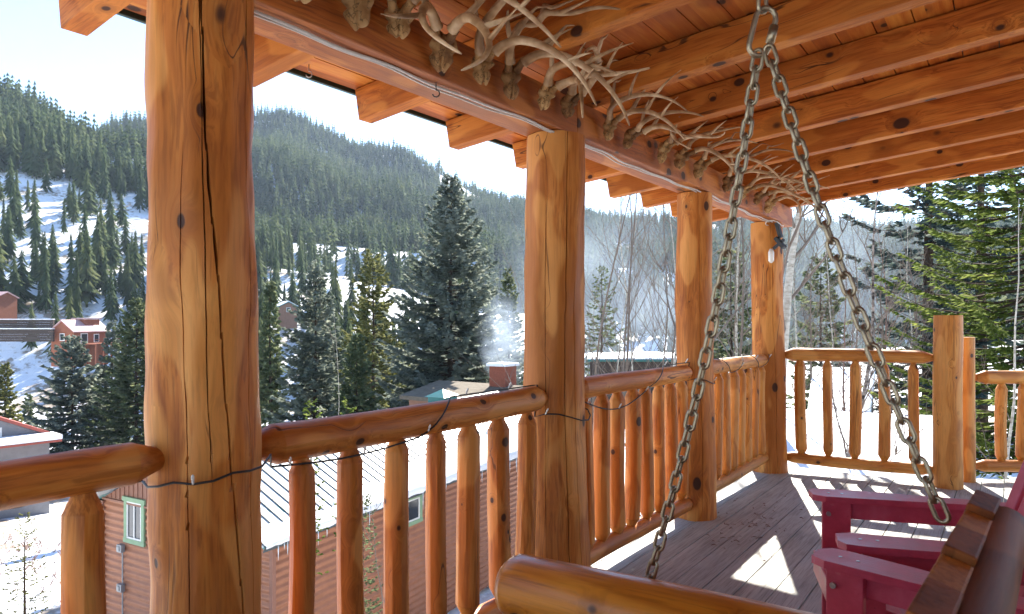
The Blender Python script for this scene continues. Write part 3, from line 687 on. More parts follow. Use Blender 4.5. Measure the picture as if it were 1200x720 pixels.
# ------------------------------------------------------------------ terrain
XC = [-1600, -500, 0, 150, 300, 450, 600, 750, 950, 1250, 2000, 3600]
DC = [0, 3, 6, 12, 20, 40, 60, 80, 110, 140, 180, 220, 260, 300, 350, 450, 600, 750, 900, 1100, 1500]
TZ = {
 0:   [-3, -3.6, -4.8, -6.6, -8.2, -10, -12, -13.2, -11.5, -5.2, 7, 21, 37, 58, 87, 137, 158, 146, 138, 120, 90],
 150: [-3, -3.6, -4.8, -6.6, -8.0, -10, -12, -13.2, -11.8, -6, 4, 16, 30, 46, 66, 100, 108, 214, 200, 150, 90],
 300: [-3, -3.6, -4.8, -6.6, -7.8, -9.8, -12, -13, -11, -7, 0, 8, 16, 24, 29, 41, 136, 172, 252, 200, 90],
 450: [-3, -3.6, -4.8, -6.4, -7.4, -9.2, -11, -12, -11, -8, -2, 5, 14, 23, 28, 40, 104, 118, 203, 190, 90],
 600: [-3, -3.5, -4.6, -6.2, -7.3, -9, -10, -10, -9, -7, -3, 2, 8, 13, 20, 35, 60, 95, 150, 150, 90],
 750: [-2.8, -3.2, -4.2, -5.6, -6.5, -7.5, -8.5, -8, -7, -5, -2, 2, 7, 11, 18, 30, 52, 88, 126, 140, 90],
 950: [-2.2, -2.4, -2.4, -2.6, -3.0, -4.0, -5, -5, -4, -3, -1, 2, 6, 10, 16, 28, 48, 82, 118, 120, 90],
 1250: [-2.0, -2.0, -2.0, -2.0, -2.2, -3, -3, -3, -2, 0, 3, 7, 12, 17, 24, 38, 60, 90, 118, 120, 90]}
TZ[-500] = [v if k < 10 else v*1.25 for k, v in enumerate(TZ[0])]; TZ[-1600] = TZ[-500]; TZ[2000] = TZ[1250]; TZ[3600] = TZ[1250]
TAB = np.array([TZ[x] for x in XC], float); AZ = np.arctan((np.array(XC)-600)/F); DCa = np.array(DC, float)
_rn = np.random.default_rng(3); _k = [( _rn.uniform(-1, 1, 2)*s, _rn.uniform(0, 6.28), a) for s, a in ((.012, 5.0), (.02, 4.0), (.035, 2.6), (.06, 1.4), (.1, .8), (.17, .45), (.3, .22), (.5, .12)) for _ in range(4)]
def _interp_smooth(t): return t*t*(3-2*t)
def terrain_z(X, Yv):
    X = np.asarray(X, float); Yv = np.asarray(Yv, float)
    d = X*FW.x+Yv*FW.y; lat = X*RT.x+Yv*RT.y
    r = np.hypot(X, Yv); az = np.arctan2(lat, d); az = np.clip(az, AZ[0], AZ[-1])
    dd = np.clip(r*np.cos(np.clip(az, -1.1, 1.1)), 0, DCa[-1]-1e-3)
    i = np.clip(np.searchsorted(AZ, az, side='right')-1, 0, len(AZ)-2); ta = _interp_smooth((az-AZ[i])/(AZ[i+1]-AZ[i]))
    j = np.clip(np.searchsorted(DCa, dd, side='right')-1, 0, len(DCa)-2); td = (dd-DCa[j])/(DCa[j+1]-DCa[j])
    a = TAB[i, j]*(1-td)+TAB[i, j+1]*td; b = TAB[i+1, j]*(1-td)+TAB[i+1, j+1]*td
    z = a*(1-ta)+b*ta
    n = np.zeros_like(z)
    for kv, ph, amp in _k: n += amp*np.sin(kv[0]*X+kv[1]*Yv+ph)
    return z+n*np.clip((dd-25)/180, .02, .75)
def tz(x, y): return float(terrain_z(np.array([x]), np.array([y]))[0])
na, nd = 420, 300
azs = np.linspace(R_(-84), R_(84), na); ds = np.concatenate([[1.0], np.geomspace(2.5, 1500, nd-1)])
A, D = np.meshgrid(azs, ds); cl = np.clip(A, -1.1, 1.1); rr = D/np.cos(cl)
Xg = (FW.x*np.cos(A)+RT.x*np.sin(A))*rr; Yg = (FW.y*np.cos(A)+RT.y*np.sin(A))*rr
Vg = np.stack([Xg, Yg, terrain_z(Xg, Yg)], -1).reshape(-1, 3)
ii = (np.arange(nd-1)[:, None]*na+np.arange(na-1)[None]).ravel()
me = np_mesh('ground', Vg, np.stack([ii, ii+1, ii+na+1, ii+na], 1)); me.polygons.foreach_set('use_smooth', [True]*len(me.polygons))
tag(link_mesh('ground', me, MAT['ground']), kind='structure')
# ground behind the camera, under and behind the cabin
mb = MB(); s = 400
b1 = RT*(-s)+FW*(-.5); b2 = RT*s+FW*(-.5); b3 = RT*s+FW*(-s); b4 = RT*(-s)+FW*(-s)
mb.add([(b.x, b.y, -3.4) for b in (b1, b2, b3, b4)], [(0, 3, 2, 1)])
tag(mb.build('rear_ground', MAT['ground']), kind='structure')
# ------------------------------------------------------------------ conifers near the porch
def conifer(name, loc, H, Rm, mat, label, seed, nb=7, dz=.34, tw=.40, tww=.10, droop=.5, bark='bark_dark', low=.04, prof=.9, gap=0.0, group='spruces standing near the porch', trunk_r=None, cat='tree', tip_up=.35, dens=1.0, lean=0.0):
    rng = np.random.default_rng(seed); root = empty(name, loc, label, cat, group)
    T = MB(); r0 = trunk_r or H*.014; T.tube([(loc[0]+.01*H*math.sin(k*.9+seed)*(k/8)*.3, loc[1]+.01*H*math.cos(k*.7+seed)*(k/8)*.3, loc[2]-.3+(H+.3)*k/8) for k in range(9)], [r0*(1-.97*k/8) for k in range(9)], 9)
    V = []; Fs = []; nv = 0; z = H*low; ph = 0
    base = np.array(loc, float)
    while z < H*.985:
        t = z/H; L0 = Rm*((1-t)**prof)*(1 if t > .12 else .75+.25*t/.12)+.12
        k = max(3, int(nb*(1-.35*t)+rng.uniform(-1, 1)))
        for q in range(k):
            if rng.random() < gap: continue
            a = ph+2*math.pi*q/k+rng.normal(0, .25); L = L0*rng.uniform(.62, 1.12); zz = z+rng.uniform(-.5, .5)*dz
            dr = droop*(1-t*1.25)+rng.normal(0, .10)
            ca, sa = math.cos(a), math.sin(a); m = max(4, int(L/.30))
            s = np.linspace(0, 1, m+1); rad = L*s; hz = -dr*L*(s**1.0)*.8+tip_up*L*s**2.6+(.25*L*s if t > .75 else 0)
            P = np.stack([base[0]+ca*rad, base[1]+sa*rad, base[2]+zz+hz], 1)
            if L > .5: T.tube([P[0], P[m//3], P[2*m//3], P[m]], [max(.008, L*.012), max(.007, L*.009), .008, .004], 4, False)
            # twigs along the branch
            nt = max(5, int(L/.105*dens)); ss = rng.uniform(.10, 1.0, nt)**.8; ss = np.append(ss, [1.0, .97, .93])
            px = np.stack([np.interp(ss, s, P[:, i]) for i in range(3)], 1)
            side = rng.choice([-1, 1], len(ss)); spread = rng.uniform(.35, 1.15, len(ss)); spread[-3:] *= .3
            ta = a+side*spread; tl = tw*(.55+.6*(1-ss))*rng.uniform(.6, 1.3, len(ss))*(.45+.55*min(1, L/1.5)); up = rng.uniform(-.35, .30, len(ss))-.15*(1-t)
            d = np.stack([np.cos(ta)*np.cos(up), np.sin(ta)*np.cos(up), np.sin(up)], 1)
            tip = px+d*tl[:, None]; mid = px+d*tl[:, None]*.45
            w1 = np.cross(d, np.array([0, 0, 1.0])); w1 /= np.linalg.norm(w1, axis=1)[:, None]+1e-9
            roll = rng.uniform(-.7, .7, len(ss)); w = w1*np.cos(roll)[:, None]+np.cross(d, w1)*np.sin(roll)[:, None]
            h = np.cross(w, d)*(tww*.45)
            ww = w*(tww*.5*rng.uniform(.7, 1.25, len(ss)))[:, None]
            # a folded leaf: spine raised, two flanks falling away
            q4 = np.stack([px, mid+ww-h*.6, tip, mid+h, mid-ww-h*.6], 1)
            n = len(ss); V.append(q4.reshape(-1, 3)); idx = nv+np.arange(n)[:, None]*5
            Fs.append(np.concatenate([idx+np.array([[0, 1, 3]]), idx+np.array([[1, 2, 3]]), idx+np.array([[0, 3, 4]]), idx+np.array([[3, 2, 4]])]))
            nv += 5*n
        ph += 2.4; z += dz*(1-.45*t)*rng.uniform(.8, 1.2)
    me = np_mesh('crown', np.concatenate(V), np.concatenate(Fs)); 
    T.build('trunk', MAT[bark], root, None, True); link_mesh('crown', me, MAT[mat], root, Matrix.Identity(4))
    return root
def place(px, d, dz=0.0):
    x, y = ground_xy(px, d); return (x, y, tz(x, y)+dz)
def spruce(px, ytop, d, rpx, mat, label, seed, zb_=None, **kw):
    l = list(place(px, d)); top = EYE-(ytop-HZ)/F*d
    if zb_ is not None: l[2] = zb_
    return conifer('spruce_tree', tuple(l), top-l[2], rpx/F*d, MAT and mat, label, seed, **kw)
spruce(528, 203, 44, 138, 'spruce_blue', 'tall full blue spruce filling the view left of the second post', 1, nb=12, dz=.50, tw=.62, tww=.19, droop=.42, prof=.95, dens=2.0, gap=.08)
spruce(369, 306, 38, 76, 'spruce_blue', 'medium blue spruce right of the thickest post with a pale cord of light before it', 2, nb=9, dz=.30, tw=.48, tww=.15, prof=.88, dens=1.9, gap=.05)
spruce(437, 296, 60, 58, 'spruce_olive', 'olive spruce with thin see-through crown between the two blue spruces', 3, dz=.62, nb=8, tw=.7, tww=.22, gap=.15, prof=.65, dens=1.6)
spruce(418, 390, 36, 50, 'spruce_green', 'short bushy green spruce at the foot of the tall blue spruce', 4, nb=9, dz=.28, tw=.48, tww=.15, prof=.88, dens=1.9, gap=.05)
spruce(317, 330, 48, 24, 'spruce_green', 'slim green spruce half hidden by the right edge of the thickest post', 5, dz=.42, tw=.65, tww=.24, nb=9, prof=.78, dens=1.6)
spruce(85, 394, 62, 66, 'spruce_blue', 'broad dark spruce below the red cabin', 6, dz=.42, tw=.65, tww=.24, nb=9, prof=.78, dens=1.6)
spruce(160, 348, 62, 58, 'spruce_green', 'tall dark spruce touching the left edge of the thickest post', 7, dz=.45, tw=.65, tww=.24, nb=9, prof=.78, dens=1.6)
spruce(131, 376, 66, 28, 'spruce_blue', 'narrow spruce squeezed between the broad dark spruce and the tall dark one', 8, dz=.45, tw=.65, tww=.24, nb=9, prof=.78, dens=1.6)
spruce(6, 424, 66, 20, 'spruce_olive', 'pointed green spruce at the left frame edge above the grey gable', 9, dz=.42, tw=.65, tww=.24, nb=9, prof=.78, dens=1.6)
spruce(33, 462, 76, 12, 'spruce_green', 'little spruce between the grey gable and the broad dark spruce', 10, dz=.42, tw=.65, tww=.24, nb=9, prof=.78, dens=1.6)
spruce(596, 315, 66, 28, 'spruce_green', 'dark green spruce peeping out between the tall blue spruce and the second post', 11, dz=.5, tw=.65, tww=.24, nb=9, prof=.78, dens=1.6)
spruce(205, 380, 60, 28, 'spruce_blue', 'spruce showing only beside the thickest post', 12, dz=.45, tw=.65, tww=.24, nb=9, prof=.78, dens=1.6)
spruce(29, 600, 21, 24, 'spruce_olive', 'spindly young spruce alone on the bright snow below the left railing', 13, dz=.22, nb=6, tw=.22, tww=.045, gap=.1, droop=.1, dens=1.6, prof=.75)
spruce(424, 580, 11.5, 34, 'spruce_green', 'young spruce growing close against the rusty siding behind the balusters', 14, dz=.20, nb=9, tw=.16, tww=.028, prof=.8, dens=3.5)
spruce(364, 466, 13, 12, 'fir_lit', 'yellow green spruce tip just above the rail, right of the thickest post', 15, zb_=-3.6, dz=.24, nb=5, tw=.2, tww=.04, prof=.8)
spruce(407, 468, 13.5, 10, 'fir_lit', 'second yellow green spruce tip above the rail, farther right', 16, zb_=-3.6, dz=.24, nb=5, tw=.2, tww=.04, prof=.8)
# right-hand evergreens
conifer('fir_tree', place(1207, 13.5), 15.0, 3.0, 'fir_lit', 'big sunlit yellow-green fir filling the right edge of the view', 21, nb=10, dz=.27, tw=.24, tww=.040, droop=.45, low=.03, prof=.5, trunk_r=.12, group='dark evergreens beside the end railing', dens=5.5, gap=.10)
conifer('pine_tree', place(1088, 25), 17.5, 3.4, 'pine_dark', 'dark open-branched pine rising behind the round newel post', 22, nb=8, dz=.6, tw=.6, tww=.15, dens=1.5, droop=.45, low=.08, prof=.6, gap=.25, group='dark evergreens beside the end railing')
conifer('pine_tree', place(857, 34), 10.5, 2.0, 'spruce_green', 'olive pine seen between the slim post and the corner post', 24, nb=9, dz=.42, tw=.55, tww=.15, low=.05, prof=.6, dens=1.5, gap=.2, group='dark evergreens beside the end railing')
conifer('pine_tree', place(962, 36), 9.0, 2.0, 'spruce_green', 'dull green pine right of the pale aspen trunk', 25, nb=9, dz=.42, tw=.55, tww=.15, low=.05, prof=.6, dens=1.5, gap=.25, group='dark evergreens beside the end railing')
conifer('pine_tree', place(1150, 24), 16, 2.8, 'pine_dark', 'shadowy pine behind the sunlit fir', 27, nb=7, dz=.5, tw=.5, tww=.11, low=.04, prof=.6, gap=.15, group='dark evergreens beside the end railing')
conifer('pine_tree', place(705, 70), 15, 3.4, 'spruce_green', 'hazy pine right of the second post, beyond the bare saplings', 28, nb=6, dz=.6, tw=.6, tww=.16, low=.05, prof=.7, gap=.2, group='dark evergreens beside the end railing')
# ------------------------------------------------------------------ bare trees
def bare_tree(px, d, H, r, bark, label, seed, spread=.5, depth=3, nbr=9, first=.25, twigs=True, leanx=0.0, zb_=None):
    rs = random.Random(seed); l = list(place(px, d))
    if zb_ is not None: l[2] = zb_
    root = empty('bare_tree', tuple(l), label, 'tree', 'bare trees beyond the railing')
    H = H+5.5 if 690 <= px <= 880 else H
    T = MB(); B = MB(); base = Vector(l); n = 11; P = [base+Vector((0, 0, -.3))]; d0 = Vector((rs.uniform(-.06, .06)+leanx*RT.x, rs.uniform(-.06, .06)+leanx*RT.y, 1)).normalized()
    for k in range(n):
        d0 = (d0+Vector((rs.uniform(-.10, .10), rs.uniform(-.10, .10), .08))).normalized(); P.append(P[-1]+d0*(H+.3)/n)
    rad = [r*(1-.9*k/n) for k in range(n+1)]; T.tube(smooth_pts(P, 2), [r*(1-.92*k/(2*n)) for k in range(2*n+1)], 8)
    def br(p, dr, L, rr, lev):
        Q = [p]; m = 5; dd = dr
        for k in range(m):
            dd = (dd+Vector((rs.uniform(-.22, .22), rs.uniform(-.22, .22), rs.uniform(-.05, .24)))).normalized(); Q.append(Q[-1]+dd*L/m)
        B.tube(Q, [rr*(1-.8*k/m) for k in range(m+1)], 5 if lev < 2 else 3, False)
        if lev < depth:
            for k in range(rs.randint(3, 5) if lev == 1 else rs.randint(2, 4)):
                i = rs.randint(1, m); o = Vector((rs.uniform(-1, 1), rs.uniform(-1, 1), rs.uniform(-.2, .7)))
                br(Q[i], (dd+o*.9).normalized(), L*rs.uniform(.4, .65), rr*.5, lev+1)
    for k in range(nbr):
        t = first+(1-first)*(k+rs.random())/nbr; i = min(n-1, int(t*n)); p = P[i].lerp(P[i+1], t*n-i)
        a = rs.uniform(0, 6.28); dr = Vector((math.cos(a)*spread, math.sin(a)*spread, rs.uniform(.35, .8))).normalized()
        br(p, dr, H*rs.uniform(.16, .30)*(1.15-t*.6), max(.005, rad[i]*.45), 1)
    T.build('trunk', MAT[bark], root, None, True); B.build('branches', MAT['bark_grey' if bark != 'bark_red' else 'bark_red'], root, None, True)
    return root
bare_tree(927, 9.6, 9.5, .105, 'bark_pale', 'pale aspen trunk directly right of the corner post', 51, first=.42, nbr=12)
bare_tree(938, 9.0, 6.2, .045, 'bark_mottled', 'thin dark sapling leaning beside the pale aspen trunk', 52, leanx=.03, nbr=12)
bare_tree(768, 14, 9.0, .11, 'bark_mottled', 'mottled dark birch with crooked trunk left of the slim post', 53, first=.4, nbr=12, leanx=-.04)
bare_tree(744, 12, 7.2, .045, 'bark_pale', 'thin white sapling standing left of the mottled birch', 54, nbr=10)
bare_tree(722, 13, 7.6, .04, 'bark_grey', 'slender grey sapling midway between the second and slim posts', 55, nbr=14)
bare_tree(708, 15, 8.2, .045, 'bark_grey', 'grey many-twigged sapling right of the second post', 56, nbr=16)
bare_tree(694, 17, 8.5, .05, 'bark_grey', 'tall thin grey sapling brushing the right edge of the second post', 57, nbr=15)
bare_tree(782, 17, 8.0, .05, 'bark_grey', 'grey bush-like tree just left of the slim post', 58, nbr=16)
bare_tree(846, 15, 7.6, .05, 'bark_grey', 'grey twiggy tree right of the slim post', 59, nbr=16)
bare_tree(866, 19, 9.0, .055, 'bark_grey', 'twiggy tree left of the corner post', 60, nbr=16)
bare_tree(988, 17, 6.0, .04, 'bark_red', 'reddish twiggy shrub-tree left of the right chain strand', 61, nbr=16)
bare_tree(1022, 18, 6.8, .045, 'bark_red', 'reddish bare tree above the middle of the end railing', 62, nbr=18)
bare_tree(1050, 16, 6.4, .05, 'bark_grey', 'forked grey tree behind the right part of the end railing', 63, nbr=16, spread=.7)
bare_tree(1075, 19, 7.2, .05, 'bark_grey', 'grey bare tree next to the round newel post', 64, nbr=16)
bare_tree(1172, 8.8, 5.2, .028, 'bark_pale', 'thin whitish sapling in front of the sunlit fir', 65, nbr=8, leanx=-.04)
bare_tree(960, 21, 7.5, .05, 'bark_grey', 'grey bare tree between the aspen and the right chain strand', 66, nbr=16)
for k, (px_, d_, H_, b_, lab_) in enumerate([(700, 20, 9.5, 'bark_pale', 'pale slim trunk closest to the second post on its right side'), (731, 19, 8.6, 'bark_pale', 'pale bare tree behind the slender grey sapling'), (757, 22, 9.5, 'bark_grey', 'grey bare tree behind the mottled birch'), (838, 21, 9.0, 'bark_pale', 'pale thin trunk touching the right side of the slim post'), (871, 16, 8.0, 'bark_pale', 'pale thin trunk touching the left side of the corner post'), (948, 14, 7.0, 'bark_pale', 'pale sapling just right of the thin dark sapling'), (975, 24, 8.6, 'bark_pale', 'pale trunk behind the second baluster of the end railing'), (1005, 22, 8.0, 'bark_grey', 'grey bare tree behind the third baluster of the end railing'), (1034, 26, 9.0, 'bark_pale', 'tall pale trunk behind the right chain strand'), (1062, 23, 8.4, 'bark_pale', 'pale trunk behind the last baluster of the end railing')]):
    bare_tree(px_, d_, H_, .045, b_, lab_, 80+k, nbr=17)
bare_tree(455, 10.5, 5.0, .022, 'bark_grey', 'bare sapling rising before the snowy metal roof', 67, nbr=8)
bare_tree(370, 19, 9.4, .022, 'bark_pale', 'hair-thin pale sapling before the medium blue spruce', 68, nbr=2, first=.8, depth=1)
bare_tree(90, 118, 9.5, .16, 'bark_grey', 'grey leafless tree just behind the red cabin', 69, nbr=18)
# ------------------------------------------------------------------ forest on the hills
def low_conifer(seed, tiers, spikes, ragged, rb=.19):
    rg = np.random.default_rng(seed); V = []; Fq = []
    V += [(.012*math.cos(a), .012*math.sin(a), 0) for a in (0, 2.1, 4.2)]+[(0, 0, .95)]; Fq += [(0, 1, 3), (1, 2, 3), (2, 0, 3)]
    for i in range(tiers):
        t = i/tiers; z0 = .10+.86*t; R = rb*(1-t)**.8+.012; ph = rg.uniform(0, 6.28); apex = len(V); V.append((0, 0, min(1.0, z0+.16*(1-t*.5))))
        for k in range(spikes):
            if rg.random() < ragged*.35: continue
            a = ph+2*math.pi*k/spikes+rg.normal(0, .12); r = R*rg.uniform(1-ragged, 1+ragged*.4); w = 2*math.pi/spikes*.52
            dz = -.05*(1-t)*rg.uniform(.3, 1.4)
            b = len(V); V += [(r*.55*math.cos(a-w), r*.55*math.sin(a-w), z0+.02+dz*.4), (r*math.cos(a), r*math.sin(a), z0+dz), (r*.55*math.cos(a+w), r*.55*math.sin(a+w), z0+.02+dz*.4)]
            Fq += [(apex, b, b+1), (apex, b+1, b+2)]
    return np.array(V), np.array(Fq)
VAR_FAR = [low_conifer(s, 7, 6, .5, rb) for s, rb in ((1, .19), (2, .15), (3, .24), (4, .12))]
VAR_MID = [low_conifer(s+20, 17, 9, .6, rb) for s, rb in ((1, .17), (2, .13), (3, .22), (4, .10), (5, .15))]
def dens(px, d):
    """chance that a tree stands at image column px, distance d (tree cover read off the photograph)"""
    n = np.zeros_like(px)
    for kv, ph, amp in _k[:16]: n += amp*.05*np.sin(kv[0]*2.2*px*d/F+kv[1]*2.2*d+ph)
    base = np.where(d > 300, 1.0, np.where(d > 240, .10, np.where(d > 185, .20, np.where(d > 150, .12, .03))))
    right = px > 560
    base = np.where((px < 215) & (d > 300), .95, base)
    base = np.where((px >= 215) & (px < 560) & (d > 300) & (d < 460), np.where(d < 365, .95, np.where(d < 412, .05, .9)), base)
    base = np.where((px >= 215) & (px < 560) & (d > 110) & (d <= 300), .80, base)
    base = np.where(right & (d > 90), .14, base)
    base = np.where(right & (d > 200), .9, base)
    return np.clip(base*(1+1.3*n), 0, 1.5)
NT_ = 62000
d = np.sqrt(RNG.uniform(110**2, 1000**2, NT_)); az = RNG.uniform(R_(-42), R_(42), NT_); px = 600+F*np.tan(az); d = d*np.cos(az)
lat = (px-600)/F*d; X = FW.x*d+RT.x*lat; Yv = FW.y*d+RT.y*lat
d2 = 0
keep = RNG.uniform(0, 1, NT_) < dens(px, d)*np.where(d < 330, .62, 1.0)
# keep clear of the cabins
for cx, cd, cr in ((90, 140, 16), (20, 150, 15), (338, 195, 12)):
    c = at(cx, HZ, cd); keep &= np.hypot(X-c.x, Yv-c.y) > cr
    keep &= ~((np.abs(px-cx) < 26) & (d < cd) & (d > 80))
X, Yv, d, px = X[keep], Yv[keep], d[keep], px[keep]
Zv = terrain_z(X, Yv)-.2
# drop trees on slopes turned away behind a ridge
ang = (Zv+22-EYE)/d; mx = np.full(len(X), -9.0)
for fr in np.linspace(.15, .97, 40): mx = np.maximum(mx, (terrain_z(X*fr, Yv*fr)-EYE)/(d*fr))
ok = ang > mx-.004; X, Yv, d, px, Zv = X[ok], Yv[ok], d[ok], px[ok], Zv[ok]
print('forest trees', len(X))
Hh = np.clip(RNG.lognormal(2.68, .30, len(X)), 5.5, 25)
order = np.argsort(-Hh/d); vis = (px > -30) & (px < 1230)
order = [i for i in order if vis[i]]+[i for i in order if not vis[i]]
NI = 265
mid_meshes = []
for k, (Vb, Fb) in enumerate(VAR_MID):
    me = np_mesh('hill_conifer', Vb, Fb); me.materials.append(MAT['far_tree']); mid_meshes.append(me)
def zone(p, dd):
    if p < 60: return 'hill conifer on the snowy slope at the far left of the view'
    if p < 180: return 'hill conifer on the snowy slope around and above the red cabin'
    if p < 310: return 'hill conifer on the valley side behind the thickest post'
    if p < 430: return 'hill conifer on the snowfield near the little teal-roofed cabin'
    if p < 610: return 'hill conifer on the valley side behind the tall blue spruce'
    if p < 800: return 'hill conifer in the smoky valley seen behind the bare saplings'
    return 'hill conifer in the hazy wood beyond the end railing'
for i in order[:NI]:
    o = bpy.data.objects.new('hill_conifer', mid_meshes[int(RNG.integers(0, 5))]); COL.objects.link(o)
    w = float(RNG.uniform(.85, 1.2)); o.location = (X[i], Yv[i], Zv[i]); o.rotation_euler = (0, 0, float(RNG.uniform(0, 6.28))); o.scale = (Hh[i]*w, Hh[i]*w, Hh[i])
    lab = zone(px[i], d[i]); tag(o, lab, 'tree', lab.replace('hill conifer', 'hill conifers'))
rest = np.array(order[NI:]); Vs = []; Fs = []; nv = 0
for k in range(9):
    Vb, Fb = (VAR_FAR+VAR_MID)[k]
    sel = rest[(np.arange(len(rest)) % 4 == k) & (d[rest] >= 330)] if k < 4 else rest[(np.arange(len(rest)) % 5 == k-4) & (d[rest] < 330)]
    if not len(sel): continue
    a = RNG.uniform(0, 6.28, len(sel)); w = RNG.uniform(.85, 1.25, len(sel)); c, s_ = np.cos(a), np.sin(a); H1 = Hh[sel]
    x = (Vb[None, :, 0]*c[:, None]-Vb[None, :, 1]*s_[:, None])*(H1*w)[:, None]+X[sel][:, None]
    y = (Vb[None, :, 0]*s_[:, None]+Vb[None, :, 1]*c[:, None])*(H1*w)[:, None]+Yv[sel][:, None]
    z = Vb[None, :, 2]*H1[:, None]+Zv[sel][:, None]
    Vs.append(np.stack([x, y, z], -1).reshape(-1, 3)); Fs.append((Fb[None]+(nv+np.arange(len(sel))*len(Vb))[:, None, None]).reshape(-1, 3)); nv += len(sel)*len(Vb)
tag(link_mesh('forest', np_mesh('forest', np.concatenate(Vs), np.concatenate(Fs)), MAT['far_forest']), 'dense conifer forest covering the mountain slopes', 'forest', kind='stuff')
# low brush on the near hillside: uncountable twigs
m1 = MB(); rs = random.Random(5)
for k in range(420):
    if k < 60: p = rs.uniform(-60, 90); dd = rs.uniform(25, 36)
    elif k < 300: p = rs.uniform(690, 1100); dd = rs.uniform(13, 30)
    else: p = rs.uniform(0, 120); dd = rs.uniform(85, 125)
    b = Vector(place(p, dd, -.05)); s = rs.uniform(.5, 1.3)
    for q in range(6):
        a = rs.uniform(0, 6.28); t = Vector((math.cos(a)*.6, math.sin(a)*.6, 1)).normalized()*s*rs.uniform(.5, 1); mm = b+t*.5+Vector((rs.uniform(-.1, .1), rs.uniform(-.1, .1), 0))
        m1.tube([b, mm, b+t], [.012, .009, .004], 3, False); m1.tube([mm, mm+Vector((rs.uniform(-.4, .4), rs.uniform(-.4, .4), .3))*s], [.007, .003], 3, False)
tag(m1.build('brush', MAT['bark_red']), 'low leafless brush on the snowy slope', 'brush', kind='stuff')
# ------------------------------------------------------------------ brown building below the porch
def frame_yaw(o, ang):                            # local x along the direction ang degrees left of Y... built as a plain rotation
    return Matrix.Translation(o) @ Matrix.Rotation(ang, 4, 'Z')
RC = at(318, 637, 14.5); eaveZ = RC.z; GZ = -7.6
# local frame of the building: x along its length (away from the camera), y towards its far-left side, z up; origin under the near right eave corner
LA = YAW-R_(29.3); ax = Vector((-math.sin(LA), math.cos(LA), 0)); ay = Vector((-ax.y, ax.x, 0))
BM = Matrix(((ax.x, ay.x, 0, RC.x), (ax.y, ay.y, 0, RC.y), (0, 0, 1, 0), (0, 0, 0, 1)))
BL, BW, PITCH_R = 15.0, 6.9, .47
bd = empty('brown_building', (RC.x, RC.y, GZ), 'rusty brown metal-sided building below the porch with a snowy seamed roof', 'building'); bd.rotation_euler = (0, 0, math.atan2(ax.y, ax.x))
WI = .28                                          # wall set in from the eave
def corr(u0, u1, z0, z1, org, du, out, mat, name, pitch=.18, amp=.026, holes=()):
    """horizontal corrugated sheet from u0..u1 along du, heights z0..z1, ridges standing out along `out`"""
    m1 = MB(); n = int((z1-z0)/pitch*6); zs = [z0+(z1-z0)*k/n for k in range(n+1)]; vs = []
    for z in zs:
        o = amp*math.sin(2*math.pi*z/pitch)
        for u in (u0, u1): vs.append(org+du*u+out*o+Vector((0, 0, z)))
    m1.add(vs, [(2*k, 2*k+1, 2*k+3, 2*k+2) for k in range(n)]); return m1.build(name, mat, bd, BM, True)
X_, Y_, Z_ = Vector((1, 0, 0)), Vector((0, 1, 0)), Vector((0, 0, 1))
corr(0, BL, GZ, eaveZ+.05, Vector((WI, WI, 0)), X_, -Y_, MAT['siding'], 'long_wall')
split = EYE-(596-HZ)/F*17.0
corr(0, BW-2*WI, GZ, split, Vector((WI, WI, 0)), Y_, -X_, MAT['siding'], 'gable_wall')
# vertical panels in the gable: battens over a flat sheet
m1 = MB(); rz = lambda y: eaveZ+PITCH_R*min(y, BW-y)
poly = [(WI, split+.02), (BW-WI, split+.02), (BW-WI, rz(BW-WI)-.05), (BW/2, rz(BW/2)-.05), (WI, rz(WI)-.05)]
Mg = Matrix(((0, 0, 1, WI-.012), (1, 0, 0, 0), (0, 1, 0, 0), (0, 0, 0, 1))); m1.prism(poly, 0, .02, Mg)
y = WI+.1
while y < BW-WI: m1.box(WI-.02, y, (split+rz(y))/2, .022, .028, rz(y)-split-.12); y += .19
m1.box(WI-.03, BW/2, split+.015, .05, BW-2*WI, .05)
m1.build('gable_panel', MAT['siding_v'], bd, BM)
for yy in (WI-.012, BW-WI+.012): MB().box(WI-.012, yy, (GZ+eaveZ)/2, .10, .10, eaveZ-GZ).build('corner_trim', MAT['siding_v'], bd, BM)
# back of the building, closing it
m1 = MB(); m1.box(BL-WI, BW/2, (GZ+eaveZ)/2, .05, BW-2*WI, eaveZ-GZ); m1.box(BL/2, BW-WI, (GZ+eaveZ)/2, BL-2*WI, .05, eaveZ-GZ); m1.build('rear_wall', MAT['siding_v'], bd, BM)
sl_ = math.atan(PITCH_R); SLn = math.hypot(BW/2, BW/2*PITCH_R)
def roof_M(side):                                 # local x along the ridge, y up the slope, z off the roof
    if side == 0: return BM @ Matrix.Translation((-.28, 0, eaveZ)) @ Matrix.Rotation(sl_, 4, 'X')
    return BM @ Matrix.Translation((BL+.28, BW, eaveZ)) @ Matrix.Rotation(math.pi, 4, 'Z') @ Matrix.Rotation(sl_, 4, 'X')
for side in (0, 1):
    M = roof_M(side); RL = BL+.56
    o = MB().box(RL/2, SLn/2-.05, .03, RL, SLn+.10, .05).build('roof', MAT['frost_roof'], bd, M)
    m1 = MB(); k = .05
    while k < RL: m1.box(k, SLn/2-.03, .068, .045, SLn-.02, .024); k += .30
    m1.build('roof_seam', MAT['seam'], o, M); m1 = MB()  # ribs coloured dark to draw their shadow lines and gaps
    m1.box(RL/2, -.11, .0, RL, .02, .13); m1.box(-.011, SLn/2, -.01, .02, SLn, .15); m1.build('roof_trim', MAT['seam'], o, M)
